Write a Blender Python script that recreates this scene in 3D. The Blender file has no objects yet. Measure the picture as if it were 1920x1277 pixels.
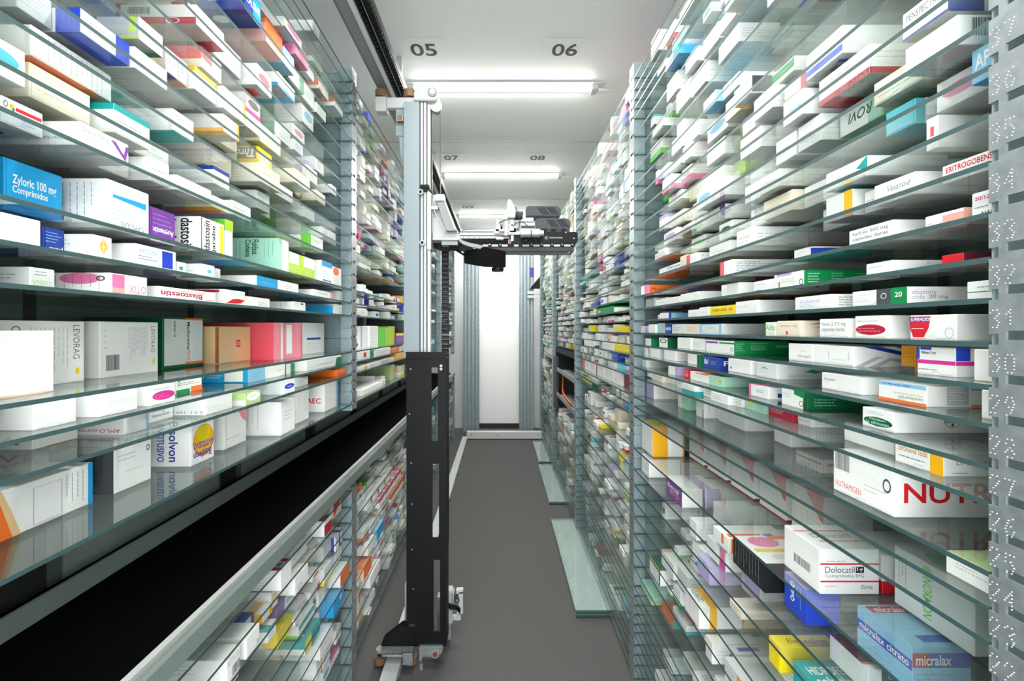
import bpy, bmesh, math, random
from mathutils import Vector, Matrix
S = bpy.context.scene
COL = S.collection
# ---------------------------------------------------------------- camera, world, exposure
F, VX, VY, CZ = 853.33, 936.0, 617.0, 1.6      # focal length in px, vanishing point, eye height
cd = bpy.data.cameras.new('camera'); cam = bpy.data.objects.new('camera', cd); COL.objects.link(cam)
cam.location = (0, 0, CZ); cam.rotation_euler = (math.pi/2, 0, 0)
cd.sensor_width = 36; cd.sensor_fit = 'HORIZONTAL'; cd.lens = 36*F/1920
cd.shift_x = (960-VX)/1920; cd.shift_y = -(638.5-VY)/1920
cd.clip_start = .02
S.camera = cam
w = bpy.data.worlds.new('world'); S.world = w; w.use_nodes = True
w.node_tree.nodes['Background'].inputs[0].default_value = (.95, .98, 1, 1)
w.node_tree.nodes['Background'].inputs[1].default_value = 2.0
S.view_settings.view_transform = 'Standard'; S.view_settings.look = 'None'
S.view_settings.gamma = 1; S.view_settings.exposure = 1.55; S.view_settings.use_curve_mapping = False
TUBE = 54.0                                      # strength of the fluorescent tubes
cy = S.cycles
cy.max_bounces = 40; cy.diffuse_bounces = 4; cy.glossy_bounces = 3; cy.transmission_bounces = 2
cy.transparent_max_bounces = 64; cy.caustics_reflective = False; cy.caustics_refractive = False
cy.sample_clamp_indirect = 4; cy.blur_glossy = 1.0
# ---------------------------------------------------------------- materials
def lin(c):
    return tuple((x/12.92 if x <= .04045 else ((x+.055)/1.055)**2.4) for x in c)
def hx(h):
    return lin(tuple(int(h[i:i+2], 16)/255 for i in (0, 2, 4)))
def mat(name, col, rough=.5, metal=0, spec=.5):
    m = bpy.data.materials.new(name); m.use_nodes = True
    b = m.node_tree.nodes['Principled BSDF']
    b.inputs['Base Color'].default_value = (*col, 1); b.inputs['Roughness'].default_value = rough
    b.inputs['Metallic'].default_value = metal; b.inputs['Specular IOR Level'].default_value = spec
    return m
def noisy(name, c1, c2, scale, rough=.5, metal=0, stretch=(1,1,1), spec=.5):
    m = mat(name, c1, rough, metal, spec); t = m.node_tree; b = t.nodes['Principled BSDF']
    tc = t.nodes.new('ShaderNodeTexCoord'); mp = t.nodes.new('ShaderNodeMapping'); mp.inputs['Scale'].default_value = stretch
    n = t.nodes.new('ShaderNodeTexNoise'); n.inputs['Scale'].default_value = scale; n.inputs['Detail'].default_value = 5
    r = t.nodes.new('ShaderNodeValToRGB')
    r.color_ramp.elements[0].position = .3; r.color_ramp.elements[1].position = .7
    r.color_ramp.elements[0].color = (*c1, 1); r.color_ramp.elements[1].color = (*c2, 1)
    t.links.new(tc.outputs['Object'], mp.inputs[0]); t.links.new(mp.outputs[0], n.inputs['Vector'])
    t.links.new(n.outputs[0], r.inputs[0]); t.links.new(r.outputs[0], b.inputs['Base Color'])
    return m
def glassmat(name, tint, dust_haze):
    m = bpy.data.materials.new(name); m.use_nodes = True; t = m.node_tree; t.nodes.clear(); N = t.nodes.new
    lw = N('ShaderNodeLayerWeight'); lw.inputs[0].default_value = .5
    p = N('ShaderNodeMath'); p.operation = 'POWER'; p.inputs[1].default_value = 5
    q = N('ShaderNodeMath'); q.operation = 'MULTIPLY_ADD'; q.inputs[1].default_value = .9; q.inputs[2].default_value = .042
    tr = N('ShaderNodeBsdfTransparent'); tr.inputs[0].default_value = (*tint, 1)
    df = N('ShaderNodeBsdfDiffuse'); df.inputs[0].default_value = (.86, .95, .92, 1)
    gl = N('ShaderNodeBsdfGlossy'); gl.inputs['Roughness'].default_value = .015; gl.inputs[0].default_value = (.95, 1, .98, 1)
    m1 = N('ShaderNodeMixShader'); m1.inputs[0].default_value = dust_haze  # pale diffuse share: dust plus a milky haze put into the glass colour
    m2 = N('ShaderNodeMixShader'); o = N('ShaderNodeOutputMaterial'); L = t.links.new
    L(lw.outputs['Facing'], p.inputs[0]); L(p.outputs[0], q.inputs[0]); L(q.outputs[0], m2.inputs[0])
    L(tr.outputs[0], m1.inputs[1]); L(df.outputs[0], m1.inputs[2])
    L(m1.outputs[0], m2.inputs[1]); L(gl.outputs[0], m2.inputs[2]); L(m2.outputs[0], o.inputs[0])
    return m
def carton_mat():
    m = mat('printed_card', (.9, .9, .9), .42, 0, .35); t = m.node_tree
    a = t.nodes.new('ShaderNodeVertexColor'); a.layer_name = 'Col'
    t.links.new(a.outputs[0], t.nodes['Principled BSDF'].inputs['Base Color']); return m
def emit(name, col, s):
    m = bpy.data.materials.new(name); m.use_nodes = True; b = m.node_tree.nodes['Principled BSDF']
    b.inputs['Base Color'].default_value = (1, 1, 1, 1)
    b.inputs['Emission Color'].default_value = (*col, 1); b.inputs['Emission Strength'].default_value = s; return m
M = dict(
    card=carton_mat(), glass=glassmat('shelf_glass', (.984, .996, .992), .022),
    edge=mat('glass_edge', (.04, .085, .085), .5, 0, .3),
    slab=glassmat('stacked_glass', (.93, .97, .96), .16),  # larger diffuse share paints the bright sheen of the stack
    galv=noisy('galvanised_steel', hx('a3aaac'), hx('8b9497'), 60, .4, .55),
    galvd=noisy('galvanised_sheet', hx('8b9da0'), hx('7a8d91'), 25, .5, .2),
    alu=mat('brushed_aluminium', hx('a8adab'), .35, .5), alud=mat('aluminium_groove', hx('4d5553'), .5, .2),
    white=mat('white_enamel', hx('cfd2d0'), .4), wplast=mat('white_plastic', hx('b4b8b6'), .4),
    black=noisy('black_powder_coat', hx('040405'), hx('070709'), 300, .55, 0, (1, 1, 1), .25), belt=noisy('belt_rubber', hx('020202'), hx('040405'), 400, .9, 0, (1, 1, 1), .03),
    grey=mat('dark_grey_plastic', hx('35373b'), .5, 0, .3), mid=mat('mid_grey_paint', hx('8a8e8c'), .5),
    teal=noisy('rack_back_sheet', hx('8fa6a3'), hx('82998f'), 6, .5, .1), lowwall=mat('trough_sheet', hx('7d8a85'), .5, .2),
    darkbar=mat('dark_recess', hx('0c0d0d'), .7), ceil=mat('ceiling_paint', hx('e4e6e3'), .55),
    ceilseam=mat('ceiling_joint', hx('9a9c99'), .6), floor=noisy('floor_vinyl', hx('515150'), hx('5a5a59'), 500, .8, 0, (1, 1, 1), .2),
    wall=mat('wall_paint', hx('d9dcda'), .6), door=mat('door_white', hx('fafafa'), .35),
    tube=emit('lamp_tube', (1, .985, .95), TUBE), tan=mat('polyurethane_tyre', hx('7d5f40'), .5), mast=mat('mast_sheet', hx('88959a'), .5, .2), rail=mat('anodised_rail', hx('d3d8d5'), .4, .4), motor=mat('motor_plastic', hx('434549'), .5, 0, .3), orange=mat('orange_cable', hx('e8622a'), .5),
    ink=mat('black_lettering', hx('2b2b2b'), .6), dot=mat('stamped_dot_highlight', hx('dfe5e6'), .4), blue=mat('blue_plate', hx('2438a8'), .4), red=mat('red_plate', hx('7a3a32'), .4),
)
# ---------------------------------------------------------------- mesh helpers
class MB:
    def __init__(s): s.v = []; s.f = []; s.m = []; s.mats = []
    def mi(s, k):
        if k not in s.mats: s.mats.append(k)
        return s.mats.index(k)
    def add(s, vs, fs, k):
        o = len(s.v); s.v += [tuple(v) for v in vs]; i = s.mi(k)
        for f in fs: s.f.append(tuple(o+a for a in f)); s.m.append(i)
    def box(s, x0, x1, y0, y1, z0, z1, k, top=None):
        x0, x1 = sorted((x0, x1)); y0, y1 = sorted((y0, y1)); z0, z1 = sorted((z0, z1))
        v = [(x0,y0,z0),(x1,y0,z0),(x1,y1,z0),(x0,y1,z0),(x0,y0,z1),(x1,y0,z1),(x1,y1,z1),(x0,y1,z1)]
        s.add(v, [(0,3,2,1),(4,5,6,7),(0,1,5,4),(1,2,6,5),(2,3,7,6),(3,0,4,7)], k)
    def cyl(s, p, q, r, k, n=18, r2=None, cap=True):
        p = Vector(p); q = Vector(q); d = (q-p).normalized(); r2 = r if r2 is None else r2
        a = d.orthogonal().normalized(); b = d.cross(a); vs = []
        for c, rr in ((p, r), (q, r2)):
            for i in range(n):
                t = 2*math.pi*i/n; vs.append(c+a*(rr*math.cos(t))+b*(rr*math.sin(t)))
        fs = [(i, (i+1) % n, n+(i+1) % n, n+i) for i in range(n)]
        if cap: fs += [tuple(range(n-1, -1, -1)), tuple(range(n, 2*n))]
        s.add(vs, fs, k)
    def prism(s, pts, axis, a0, a1, k):           # polygon in the two other axes, extruded along axis
        n = len(pts); mk = {'y': lambda p, a: (p[0], a, p[1]), 'x': lambda p, a: (a, p[0], p[1]), 'z': lambda p, a: (p[0], p[1], a)}[axis]
        vs = [mk(p, a0) for p in pts]+[mk(p, a1) for p in pts]
        s.add(vs, [tuple(range(n)), tuple(range(2*n-1, n-1, -1))]+[(i, n+i, n+(i+1) % n, (i+1) % n) for i in range(n)], k)
    def tube(s, pts, r, k, n=10):
        pts = [Vector(p) for p in pts]
        for a, b in zip(pts, pts[1:]): s.cyl(a, b, r, k, n)
    def build(s, name, parent=None, loc=(0,0,0), bevel=0):
        me = bpy.data.meshes.new(name); me.from_pydata([tuple(Vector(v)-Vector(loc)) for v in s.v], [], s.f)
        for k in s.mats: me.materials.append(M[k])
        me.polygons.foreach_set('material_index', s.m)
        bm = bmesh.new(); bm.from_mesh(me); bmesh.ops.recalc_face_normals(bm, faces=bm.faces)
        if bevel: bmesh.ops.bevel(bm, geom=[e for e in bm.edges if e.is_manifold and e.calc_face_angle(0) > .6], offset=bevel, segments=2, affect='EDGES', clamp_overlap=True)
        bm.to_mesh(me); bm.free()
        o = bpy.data.objects.new(name, me); COL.objects.link(o); o.location = loc
        if parent:
            o.parent = parent; o.location = Vector(loc)-world(parent)
        return o
def world(o):
    v = Vector(o.location)
    while o.parent: o = o.parent; v += Vector(o.location)
    return v
def tag(o, label, cat, group=None, kind=None):
    o['label'] = label; o['category'] = cat
    if group: o['group'] = group
    if kind: o['kind'] = kind
    return o
def struct(o): o['kind'] = 'structure'; return o
def empty(name, loc, label, cat, group=None):
    o = bpy.data.objects.new(name, None); COL.objects.link(o); o.location = loc; o.empty_display_size = .05
    return tag(o, label, cat, group)
def PX(px, Y): return (px-VX)*Y/F
def PZ(py, Y): return CZ-(py-VY)*Y/F
_tc = {}
def glyphs(txt, bold=0, it=0):                   # triangulated lettering in a unit box
    key = (txt, bold, it)
    if key in _tc: return _tc[key]
    c = bpy.data.curves.new('t', 'FONT'); c.body = txt; c.size = 1; c.offset = .018 if bold else 0; c.shear = .25 if it else 0; c.resolution_u = 3; c.fill_mode = 'FRONT'
    o = bpy.data.objects.new('t', c); me = o.to_mesh()
    vs = [tuple(v.co)[:2] for v in me.vertices]; fs = [tuple(p.vertices) for p in me.polygons]
    o.to_mesh_clear(); bpy.data.objects.remove(o); bpy.data.curves.remove(c)
    xs = [a for a, b in vs]; ys = [b for a, b in vs]; x0, x1, y0, y1 = min(xs), max(xs), min(ys), max(ys)
    vs = [((a-x0)/(x1-x0), (b-y0)/(y1-y0)) for a, b in vs]
    _tc[key] = (vs, fs, (x1-x0)/(y1-y0)); return _tc[key]
# ---------------------------------------------------------------- the room
XL, XR, CEIL, YEND = -.657, .60, 3.04, 7.36
BAY = [.558+1.54*i for i in range(5)]            # far edge of every upright
PW = .07                                         # upright width
m = MB(); m.box(-1.35, 1.3, -1.6, YEND+.06, -.06, 0, 'floor'); struct(m.build('floor'))
m = MB(); m.box(-1.35, 1.3, -1.6, YEND+.06, CEIL, CEIL+.06, 'ceil')
for y in (.42, 1.96, 3.5, 5.04, 6.58): m.box(-1.34, 1.29, y-.004, y+.004, CEIL-.003, CEIL-.0005, 'ceilseam')
struct(m.build('ceiling'))
m = MB(); m.box(-1.35, -1.29, -1.6, YEND+.06, 0, CEIL, 'wall'); struct(m.build('wall_left'))
m = MB(); m.box(1.24, 1.3, -1.6, YEND+.06, 0, CEIL, 'wall'); struct(m.build('wall_right'))
m = MB(); m.box(-1.29, 1.24, YEND, YEND+.06, 0, CEIL, 'wall'); struct(m.build('wall_back'))
m = MB(); m.box(-.335, .385, YEND-.03, YEND-.001, .08, 2.9, 'door'); dr = struct(m.build('door_1', bevel=.003))
m = MB(); m.box(-.325, .385, YEND-.03, YEND-.002, 0, .075, 'grey'); struct(m.build('baseboard_back'))
# ribbed steel columns beside the door
for n, (a, b) in enumerate(((-.54, -.30), (.30, .52))):
    m = MB(); m.box(a, b, 6.83, 6.87, .06, 2.93, 'galvd')
    for i in range(4):
        x = a+(b-a)*(i+.6)/4.2; m.box(x-.012, x+.012, 6.81, 6.83, .06, 2.93, 'galv')
    struct(m.build('trim_%d' % (n+1)))
# white cross beam on the floor
o = empty('floor_beam', (.1, 6.62, 0), 'white steel beam lying across the floor before the door', 'beam')
m = MB(); m.box(-.47, .66, 6.58, 6.68, .012, .11, 'white'); m.build('beam', o, bevel=.004)
for x in (-.4, -.02, .56):
    m = MB(); m.cyl((x, 6.577, .07), (x, 6.583, .07), .008, 'grey', 10); m.build('bolt', o)
m = MB(); m.box(-.42, -.36, 6.56, 6.66, 0, .012, 'grey'); m.box(.5, .56, 6.56, 6.66, 0, .012, 'grey'); m.build('foot_plate', o)
# ceiling lamps
LY = [-.38+1.54*i for i in range(5)]+[6.9]  # last tube is an added, unseen one that brightens the door end
lampname = {2: 'glowing fluorescent tube just beyond the number 05 sticker', 3: 'glowing fluorescent tube just beyond the number 07 sticker', 4: 'glowing fluorescent tube just beyond the number 09 sticker', 0: 'fluorescent tube behind the viewer above the aisle start', 1: 'fluorescent tube overhead before the number 05 sticker', 5: 'added unseen fluorescent tube brightening the white door'}
for i, y in enumerate(LY):
    o = empty('ceiling_lamp', (0, y, CEIL), lampname[i], 'lamp', 'fluorescent tubes across the ceiling')
    m = MB(); m.box(-.55, .62, y-.055, y+.055, CEIL-.006, CEIL-.001, 'white'); m.build('lamp_housing', o, bevel=.003)
    m = MB(); m.prism([(y+.027*math.cos(math.pi*k/12), CEIL-.0065-.013*math.sin(math.pi*k/12)) for k in range(13)], 'x', -.5, .545, 'tube'); m.build('tube', o)
    for s, x in ((-1, -.5), (1, .545)):
        m = MB(); m.box(x, x+s*.035, y-.035, y+.035, CEIL-.032, CEIL-.006, 'wplast'); m.build('tube_socket', o)
    m = MB(); m.cyl((.585, y, CEIL-.021), (.665, y, CEIL-.021), .013, 'white', 12, .001); m.build('lamp_tip', o)
# numbers on the ceiling
for t, x0, x1, yc in (('05', -.457, -.322, 2.345), ('06', .272, .405, 2.345), ('07', -.462, -.341, 3.825), ('08', .26, .386, 3.825), ('09', -.44, -.30, 5.37)):
    m = MB(); z = CEIL-.001
    m.box(x0-.045, x1+.045, yc-.085, yc+.085, z-.0006, z, 'ceil')
    o = m.build('number_sticker', loc=((x0+x1)/2, yc, z)); tag(o, 'ceiling sticker printed with the number '+t, 'sticker', 'bay numbers on the ceiling')
    g, fs, _ = glyphs(t, 1, 0); k = MB()
    k.add([(x0+(x1-x0)*a, yc+.052-.104*b, z-.0012) for a, b in g], fs, 'ink')
    k.build('digits', o)
# ceiling beam and energy chain
o = empty('ceiling_guide_rail', (-.52, 3, 2.75), 'long black and white guide rail hanging over the aisle', 'rail')
for i in range(6):
    y = -.2+1.3*i; m = MB(); m.box(-.545, -.515, y, y+.03, 2.80, CEIL-.001, 'mid'); m.build('hanger', o)
m = MB(); m.box(-.605, -.46, -.8, 6.7, 2.795, 2.80, 'mid'); m.box(-.58, -.53, -.8, 6.7, 2.765, 2.795, 'mid'); m.build('carrier', o)
m = MB(); m.box(-.53, -.511, -.8, 6.7, 2.745, 2.795, 'white'); m.build('running_strip', o)
m = MB(); m.box(-.509, -.455, -.8, 6.7, 2.762, 2.795, 'black')
for i in range(300):
    y = -.78+i*.025; m.box(-.507, -.492, y, y+.017, 2.75, 2.762, 'black'); m.box(-.472, -.457, y, y+.017, 2.75, 2.762, 'black')
m.box(-.487, -.485, -.8, 6.7, 2.757, 2.763, 'alu'); m.build('cable_chain', o)
# floor guide rail
o = empty('floor_guide_rail', (-.495, 3, 0), 'aluminium guide rail running along the floor under the robot', 'rail')
m = MB(); m.box(-.53, -.458, -.2, 6.57, .004, .05, 'rail'); m.build('rail_bar', o, bevel=.002)
m = MB(); m.box(-.545, -.53, -.2, 6.57, .0, .02, 'grey'); m.build('rail_foot', o)
for i in range(9):
    y = .6+.72*i; m = MB(); m.cyl((-.458, y, .02), (-.445, y, .02), .007, 'grey', 8); m.build('bolt', o)
# ---------------------------------------------------------------- racks: uprights, backs, glass
RY = [149.5,171,189.4,206.8,225,258.4,292,322.5,350,377,404,431,458.7,482,506.4,531,557,580,601,623.6,645.4,665.4,686.5,705,741,759,777,837,876,905,934,964,996,1027,1058,1093,1111,1129,1146,1164,1180,1202.5,1221,1240.5,1265]
REMPTY = [724, 795.7, 813, 858]
LY_UP = [153,174,192.7,211.5,230,263.8,298,329,356,384,411.7,440,467.6,493,542,567,591,659,680,701.5,757]
LEMPTY = [517, 615, 635, 719, 735]
LY_LO = [919,950,980,1010,1042,1073,1105,1139,1177,1212,1245]
zR = lambda y: CZ-(y-VY)*.00240
zL = lambda y: CZ-(y-VY)*.002378
R_Z = sorted(zR(y) for y in RY); LU_Z = sorted(zL(y) for y in LY_UP); LL_Z = sorted(zL(y) for y in LY_LO)
DEPTH = .40
def upright(parent, side, slots, z0, z1, yf):
    """perforated steel channel: notched front plate, two webs"""
    X = XL if side < 0 else XR; s = side; m = MB(); y1 = yf; y0 = yf-PW
    ss = sorted(z for z in slots if z0+.01 < z < z1-.01); zz = [z0]+ss+[z1]
    m.box(X, X+s*.003, y1-.019, y1-.011, z0, z1, 'galv'); m.box(X, X+s*.003, y0+.011, y0+.019, z0, z1, 'galv')
    for a, b in zip(zz, zz[1:]):
        lo = a+(.010 if a != z0 else 0); hi = b-(.003 if b != z1 else 0)
        if hi-lo < .004: continue
        m.box(X, X+s*.003, y1-.011, y1, lo, hi, 'galv'); m.box(X, X+s*.003, y0, y0+.011, lo, hi, 'galv')
        m.box(X, X+s*.003, y0+.019, y1-.019, lo+.004, hi+.006 if b != z1 else hi, 'galv')
    m.box(X+s*.003, X+s*.05, y0+.0008, y0+.003, z0, z1, 'galvd'); m.box(X+s*.003, X+s*.05, y1-.003, y1-.0008, z0, z1, 'galvd')
    for a in ss: m.box(X+s*.008, X+s*.046, y0-.0002, y0+.0008, a-.0008, a+.0008, 'alud')
    return m.build('upright', parent)
racks = {}
DIG = {'0': [[(.1,.2),(.1,.8),(.3,1),(.7,1),(.9,.8),(.9,.2),(.7,0),(.3,0),(.1,.2)]], '2': [[(.05,.8),(.25,1),(.7,1),(.9,.75),(.6,.45),(.1,.1)],[(.1,0),(.9,0)]],
 '3': [[(.05,.85),(.3,1),(.7,1),(.9,.78),(.5,.53),(.9,.28),(.7,0),(.3,0),(.05,.15)]], '4': [[(.7,0),(.7,1),(.05,.35),(.95,.35)]], '5': [[(.9,1),(.15,1),(.1,.55),(.6,.62),(.9,.35),(.7,0),(.25,0),(.05,.12)]],
 '6': [[(.8,1),(.4,.85),(.1,.35),(.3,0),(.7,0),(.9,.3),(.6,.55),(.2,.5)]], '7': [[(.05,1),(.9,1),(.6,.5),(.4,0)]], '8': [[(.5,.53),(.15,.75),(.3,1),(.7,1),(.85,.75),(.5,.53),(.1,.25),(.3,0),(.7,0),(.9,.25),(.5,.53)]],
 '9': [[(.2,0),(.6,.15),(.9,.65),(.7,1),(.3,1),(.1,.7),(.4,.45),(.8,.5)]], '1': [[(.2,.75),(.55,1),(.55,0)]]}
def stamped(parent, txt, zc, hgt):
    m = MB(); X = XR
    for n, ch in enumerate(txt):
        ya = .5565 if n == 0 else .5405; wd = .0115                     # u runs towards the viewer
        for pl in DIG[ch]:
            for (a, b), (c, d) in zip(pl, pl[1:]):
                L = math.hypot((c-a)*wd, (d-b)*hgt); k = max(1, round(L/.0042))
                for i in range(k):
                    t = i/k; y = ya-(a+(c-a)*t)*wd; z = zc+((b+(d-b)*t)-.5)*hgt
                    m.cyl((X, y, z), (X-.0012, y, z), .0008, 'dot', 6, .0003)  # dots coloured pale to paint the highlights on embossed steel
    m.build('stamped_number', parent)
def make_rack(side, name, label, zones, first):
    X = XL if side < 0 else XR; s = side
    r = empty(name, (X+s*.2, 3.6, 0), label, 'rack')
    for i, yf in enumerate(BAY):
        for z0, z1, slots in zones:
            u = upright(r, side, slots, z0, z1, yf)
            if side > 0 and i == 0:
                ys = sorted(RY+REMPTY); j = ys.index(623.6)
                for n in range(22, 39):
                    k = j-(n-31)
                    stamped(u, str(n), (zR(ys[k])+zR(ys[k-1]))/2+.001, .021)
            # side sheet and rear post between the bays
            m = MB(); m.box(X+s*.052, X+s*(DEPTH-.005), yf-PW/2-.0015, yf-PW/2+.0015, z0, z1, 'galvd')
            z = z0+.12
            while z < z1: m.box(X+s*.06, X+s*(DEPTH-.01), yf-PW/2-.0022, yf-PW/2-.0015, z, z+.003, 'alud'); z += .2
            m.build('side_sheet', r)
    for z0, z1, slots in zones:
        for a, b in zip(BAY, BAY[1:]):
            m = MB(); m.box(X+s*(DEPTH+.01), X+s*(DEPTH+.014), a-PW/2, b-PW/2-.004, z0+.01, z1-.01, 'teal')
            for t in (.33, .68):
                y = a-PW/2+(b-a)*t; m.box(X+s*(DEPTH+.004), X+s*(DEPTH+.01), y-.012, y+.012, z0+.01, z1-.01, 'alud')
            m.build('back_sheet', r)
    return r
racks[1] = make_rack(1, 'shelving_rack', 'tall steel rack of glass shelves with the numbered upright', [(.0, 2.79, [zR(y) for y in RY+REMPTY])], 0)
racks[-1] = make_rack(-1, 'shelving_rack', 'steel rack of glass shelves split by the black conveyor belt', [(1.236, 2.775, [zL(y) for y in LY_UP+LEMPTY]), (.0, .895, [zL(y) for y in LY_LO])], 0)
GT = .007
def ordinal(n): return {1:'first',2:'second',3:'third',4:'fourth',5:'fifth',6:'sixth',7:'seventh',8:'eighth',9:'ninth',10:'tenth',11:'eleventh',12:'twelfth'}.get(n) or '%d%s' % (n, {1:'st',2:'nd',3:'rd'}.get(n % 10 if n % 100 not in (11,12,13) else 0, 'th'))
NUM = {}
_ys = sorted(RY+REMPTY)
for y in RY:
    n = 31-(_ys.index(y)-_ys.index(623.6))
    NUM[round(zR(y), 4)] = n
BAYW = ['first', 'second', 'third', 'fourth']
def shelfname(side, b, z, zs):
    i = zs.index(z)
    if side > 0:
        if b == 0:
            n = NUM[round(z, 4)]
            if 22 <= n <= 38: return 'shelf '+str(n)
            lows = [q for q in zs if NUM[round(q, 4)] < 22]
            return '%s shelf from the floor' % ordinal(i+1) if n < 22 else '%s shelf above number 37' % ordinal(n-37)
        return '%s shelf from the floor' % ordinal(i+1)
    return ('%s shelf over the belt' % ordinal(i+1)) if zs is LU_Z or z > 1 else '%s shelf under the belt' % ordinal(len(zs)-i)
SHELVES = []                                      # (side, bay, z, gap above, zone)
_proto = {}
def glass(side, b, z, zs):
    X = XL if side < 0 else XR; s = side; y0 = BAY[b]+.0005; y1 = BAY[b+1]-PW-.0005
    if side not in _proto:
        L = y1-y0; m = MB(); x0, x1 = (.001, DEPTH) if s > 0 else (-DEPTH, -.001)
        v = [(x0,0,-GT),(x1,0,-GT),(x1,L,-GT),(x0,L,-GT),(x0,0,0),(x1,0,0),(x1,L,0),(x0,L,0)]
        m.add(v, [(0,3,2,1),(4,5,6,7)], 'glass'); m.add(v, [(0,1,5,4),(1,2,6,5),(2,3,7,6),(3,0,4,7)], 'edge')
        o = m.build('glass_shelf'); _proto[side] = o
    else:
        o = _proto[side].copy(); COL.objects.link(o)
    o.location = (X, y0, z)
    return tag(o, 'clear glass plate, %s, %s bay of the %s rack' % (shelfname(side, b, z, zs), BAYW[b], 'numbered' if side > 0 else 'conveyor'), 'shelf', 'glass shelves of the %s rack' % ('numbered' if side > 0 else 'conveyor'))
for side, zones in ((1, [(R_Z, 2.85)]), (-1, [(LU_Z, 2.85), (LL_Z, .93)])):
    for zs, top in zones:
        for i, z in enumerate(zs):
            gap = (zs[i+1] if i+1 < len(zs) else top)-GT-z
            for b in range(4):
                if b == 3 and gap < .036: continue
                if b == 2 and (i % 2 if side < 0 else gap < .036): continue
                if side > 0 and b == 2 and .72 < z < 1.42: continue
                glass(side, b, z, zs); SHELVES.append((side, b, z, gap, zs))
# ---------------------------------------------------------------- cartons
C = dict(white='f3f4f1', pale='dfe4e1', cream='efe6cf', grey='b9bfc0', dgrey='4c5156', black='1b1b20', blue='1aa0dd', navy='1d3f9a', royal='2447c4', sky='8fc9e8',
 purple='7b3fa0', violet='b9a9d8', mint='a9dcc2', green='0d8a4a', dgreen='0b5a37', lime='b9dc3a', lgreen='6fcf4a', olive='b9cf8f', yellow='f5dc1e', amber='fbb817', orange='f4762a',
 red='d9202e', crimson='b81c3c', pink='f07fb0', magenta='e0359a', rose='ee8f9d', coral='e85a68', maroon='6e2236', beige='ecc693', teal='16a5a3', aqua='5cc9d6', brown='a8622e', ink='7d8385', lightink='aeb4b5', silver='c9ced0', ochre='c98a1e', salmon='f3b3a8')
C = {k: hx(v) for k, v in C.items()}
ADJ = dict(pale='pale grey', lime='lime green', lgreen='bright green', dgreen='dark green', navy='navy blue', royal='royal blue', sky='sky blue', aqua='aqua', dgrey='dark grey', olive='olive green', mint='mint green', amber='amber')
adj = lambda c: ADJ.get(c, c)
class Carton:
    """one folding box; front row boxes have decor on A (aisle side), N (side towards the aisle start), T, B"""
    def __init__(s, side, shelf, y0, y1, xf, depth, h, body, desc=None, decor=(), hero=False, row=0):
        s.side, s.shelf, s.y0, s.y1, s.xf, s.d, s.h, s.body, s.desc, s.decor, s.hero, s.row = side, shelf, y0, y1, xf, depth, h, body, desc, list(decor), hero, row
        s.z = shelf[2]; s.yaw = 0
    def score(s):
        if s.y0 < .3: return 0
        ax = abs(s.xf); xn = VX+s.side*ax*F/s.y0; xf_ = VX+s.side*ax*F/s.y1; xb = VX+s.side*(ax+s.d)*F/s.y0
        hp = s.h*F/s.y0; yb = VY+(CZ-s.z)*F/s.y0
        lo, hi = min(xn, xf_), max(xn, xf_); lo2, hi2 = min(xn, xb), max(xn, xb)
        vis = lambda a, b: max(0, min(b, 1850 if s.side > 0 else 1920)-max(a, 0))
        if s.side < 0 and xn > 750 and s.y0 < 5.2: return 0
        vh = max(0, min(yb, 1277)-max(yb-hp, 0)); a = vis(lo, hi)*vh+vis(lo2, hi2)*vh*(.55 if s.row == 0 else .2)
        if s.row: a *= .35
        return a*(1.7 if s.hero and s.desc else 1)
def frame(face, side, d, w, h):
    """origin, u vector, v vector, normal in local coordinates"""
    if face == 'A':
        return (Vector((d/2, -w/2, 0)), Vector((0, w, 0)), Vector((0, 0, h)), Vector((1, 0, 0))) if side < 0 else (Vector((-d/2, w/2, 0)), Vector((0, -w, 0)), Vector((0, 0, h)), Vector((-1, 0, 0)))
    if face == 'N': return Vector((-d/2, -w/2, 0)), Vector((d, 0, 0)), Vector((0, 0, h)), Vector((0, -1, 0))
    if face == 'T': return Vector((-d/2, -w/2, h)), Vector((d, 0, 0)), Vector((0, w, 0)), Vector((0, 0, 1))
    return Vector((-d/2, w/2, 0)), Vector((d, 0, 0)), Vector((0, -w, 0)), Vector((0, 0, -1))
class CM:
    def __init__(s): s.v = []; s.f = []; s.c = []
    def add(s, vs, fs, col):
        o = len(s.v); s.v += [tuple(v) for v in vs]
        for f in fs: s.f.append(tuple(a+o for a in f)); s.c.append(col)
    def mesh(s, name):
        me = bpy.data.meshes.new(name); me.from_pydata(s.v, [], s.f); me.materials.append(M['card'])
        at = me.color_attributes.new('Col', 'FLOAT_COLOR', 'CORNER'); buf = []
        for p, c in zip(me.polygons, s.c): buf += [*c, 1.0]*p.loop_total
        at.data.foreach_set('color', buf); return me
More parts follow.
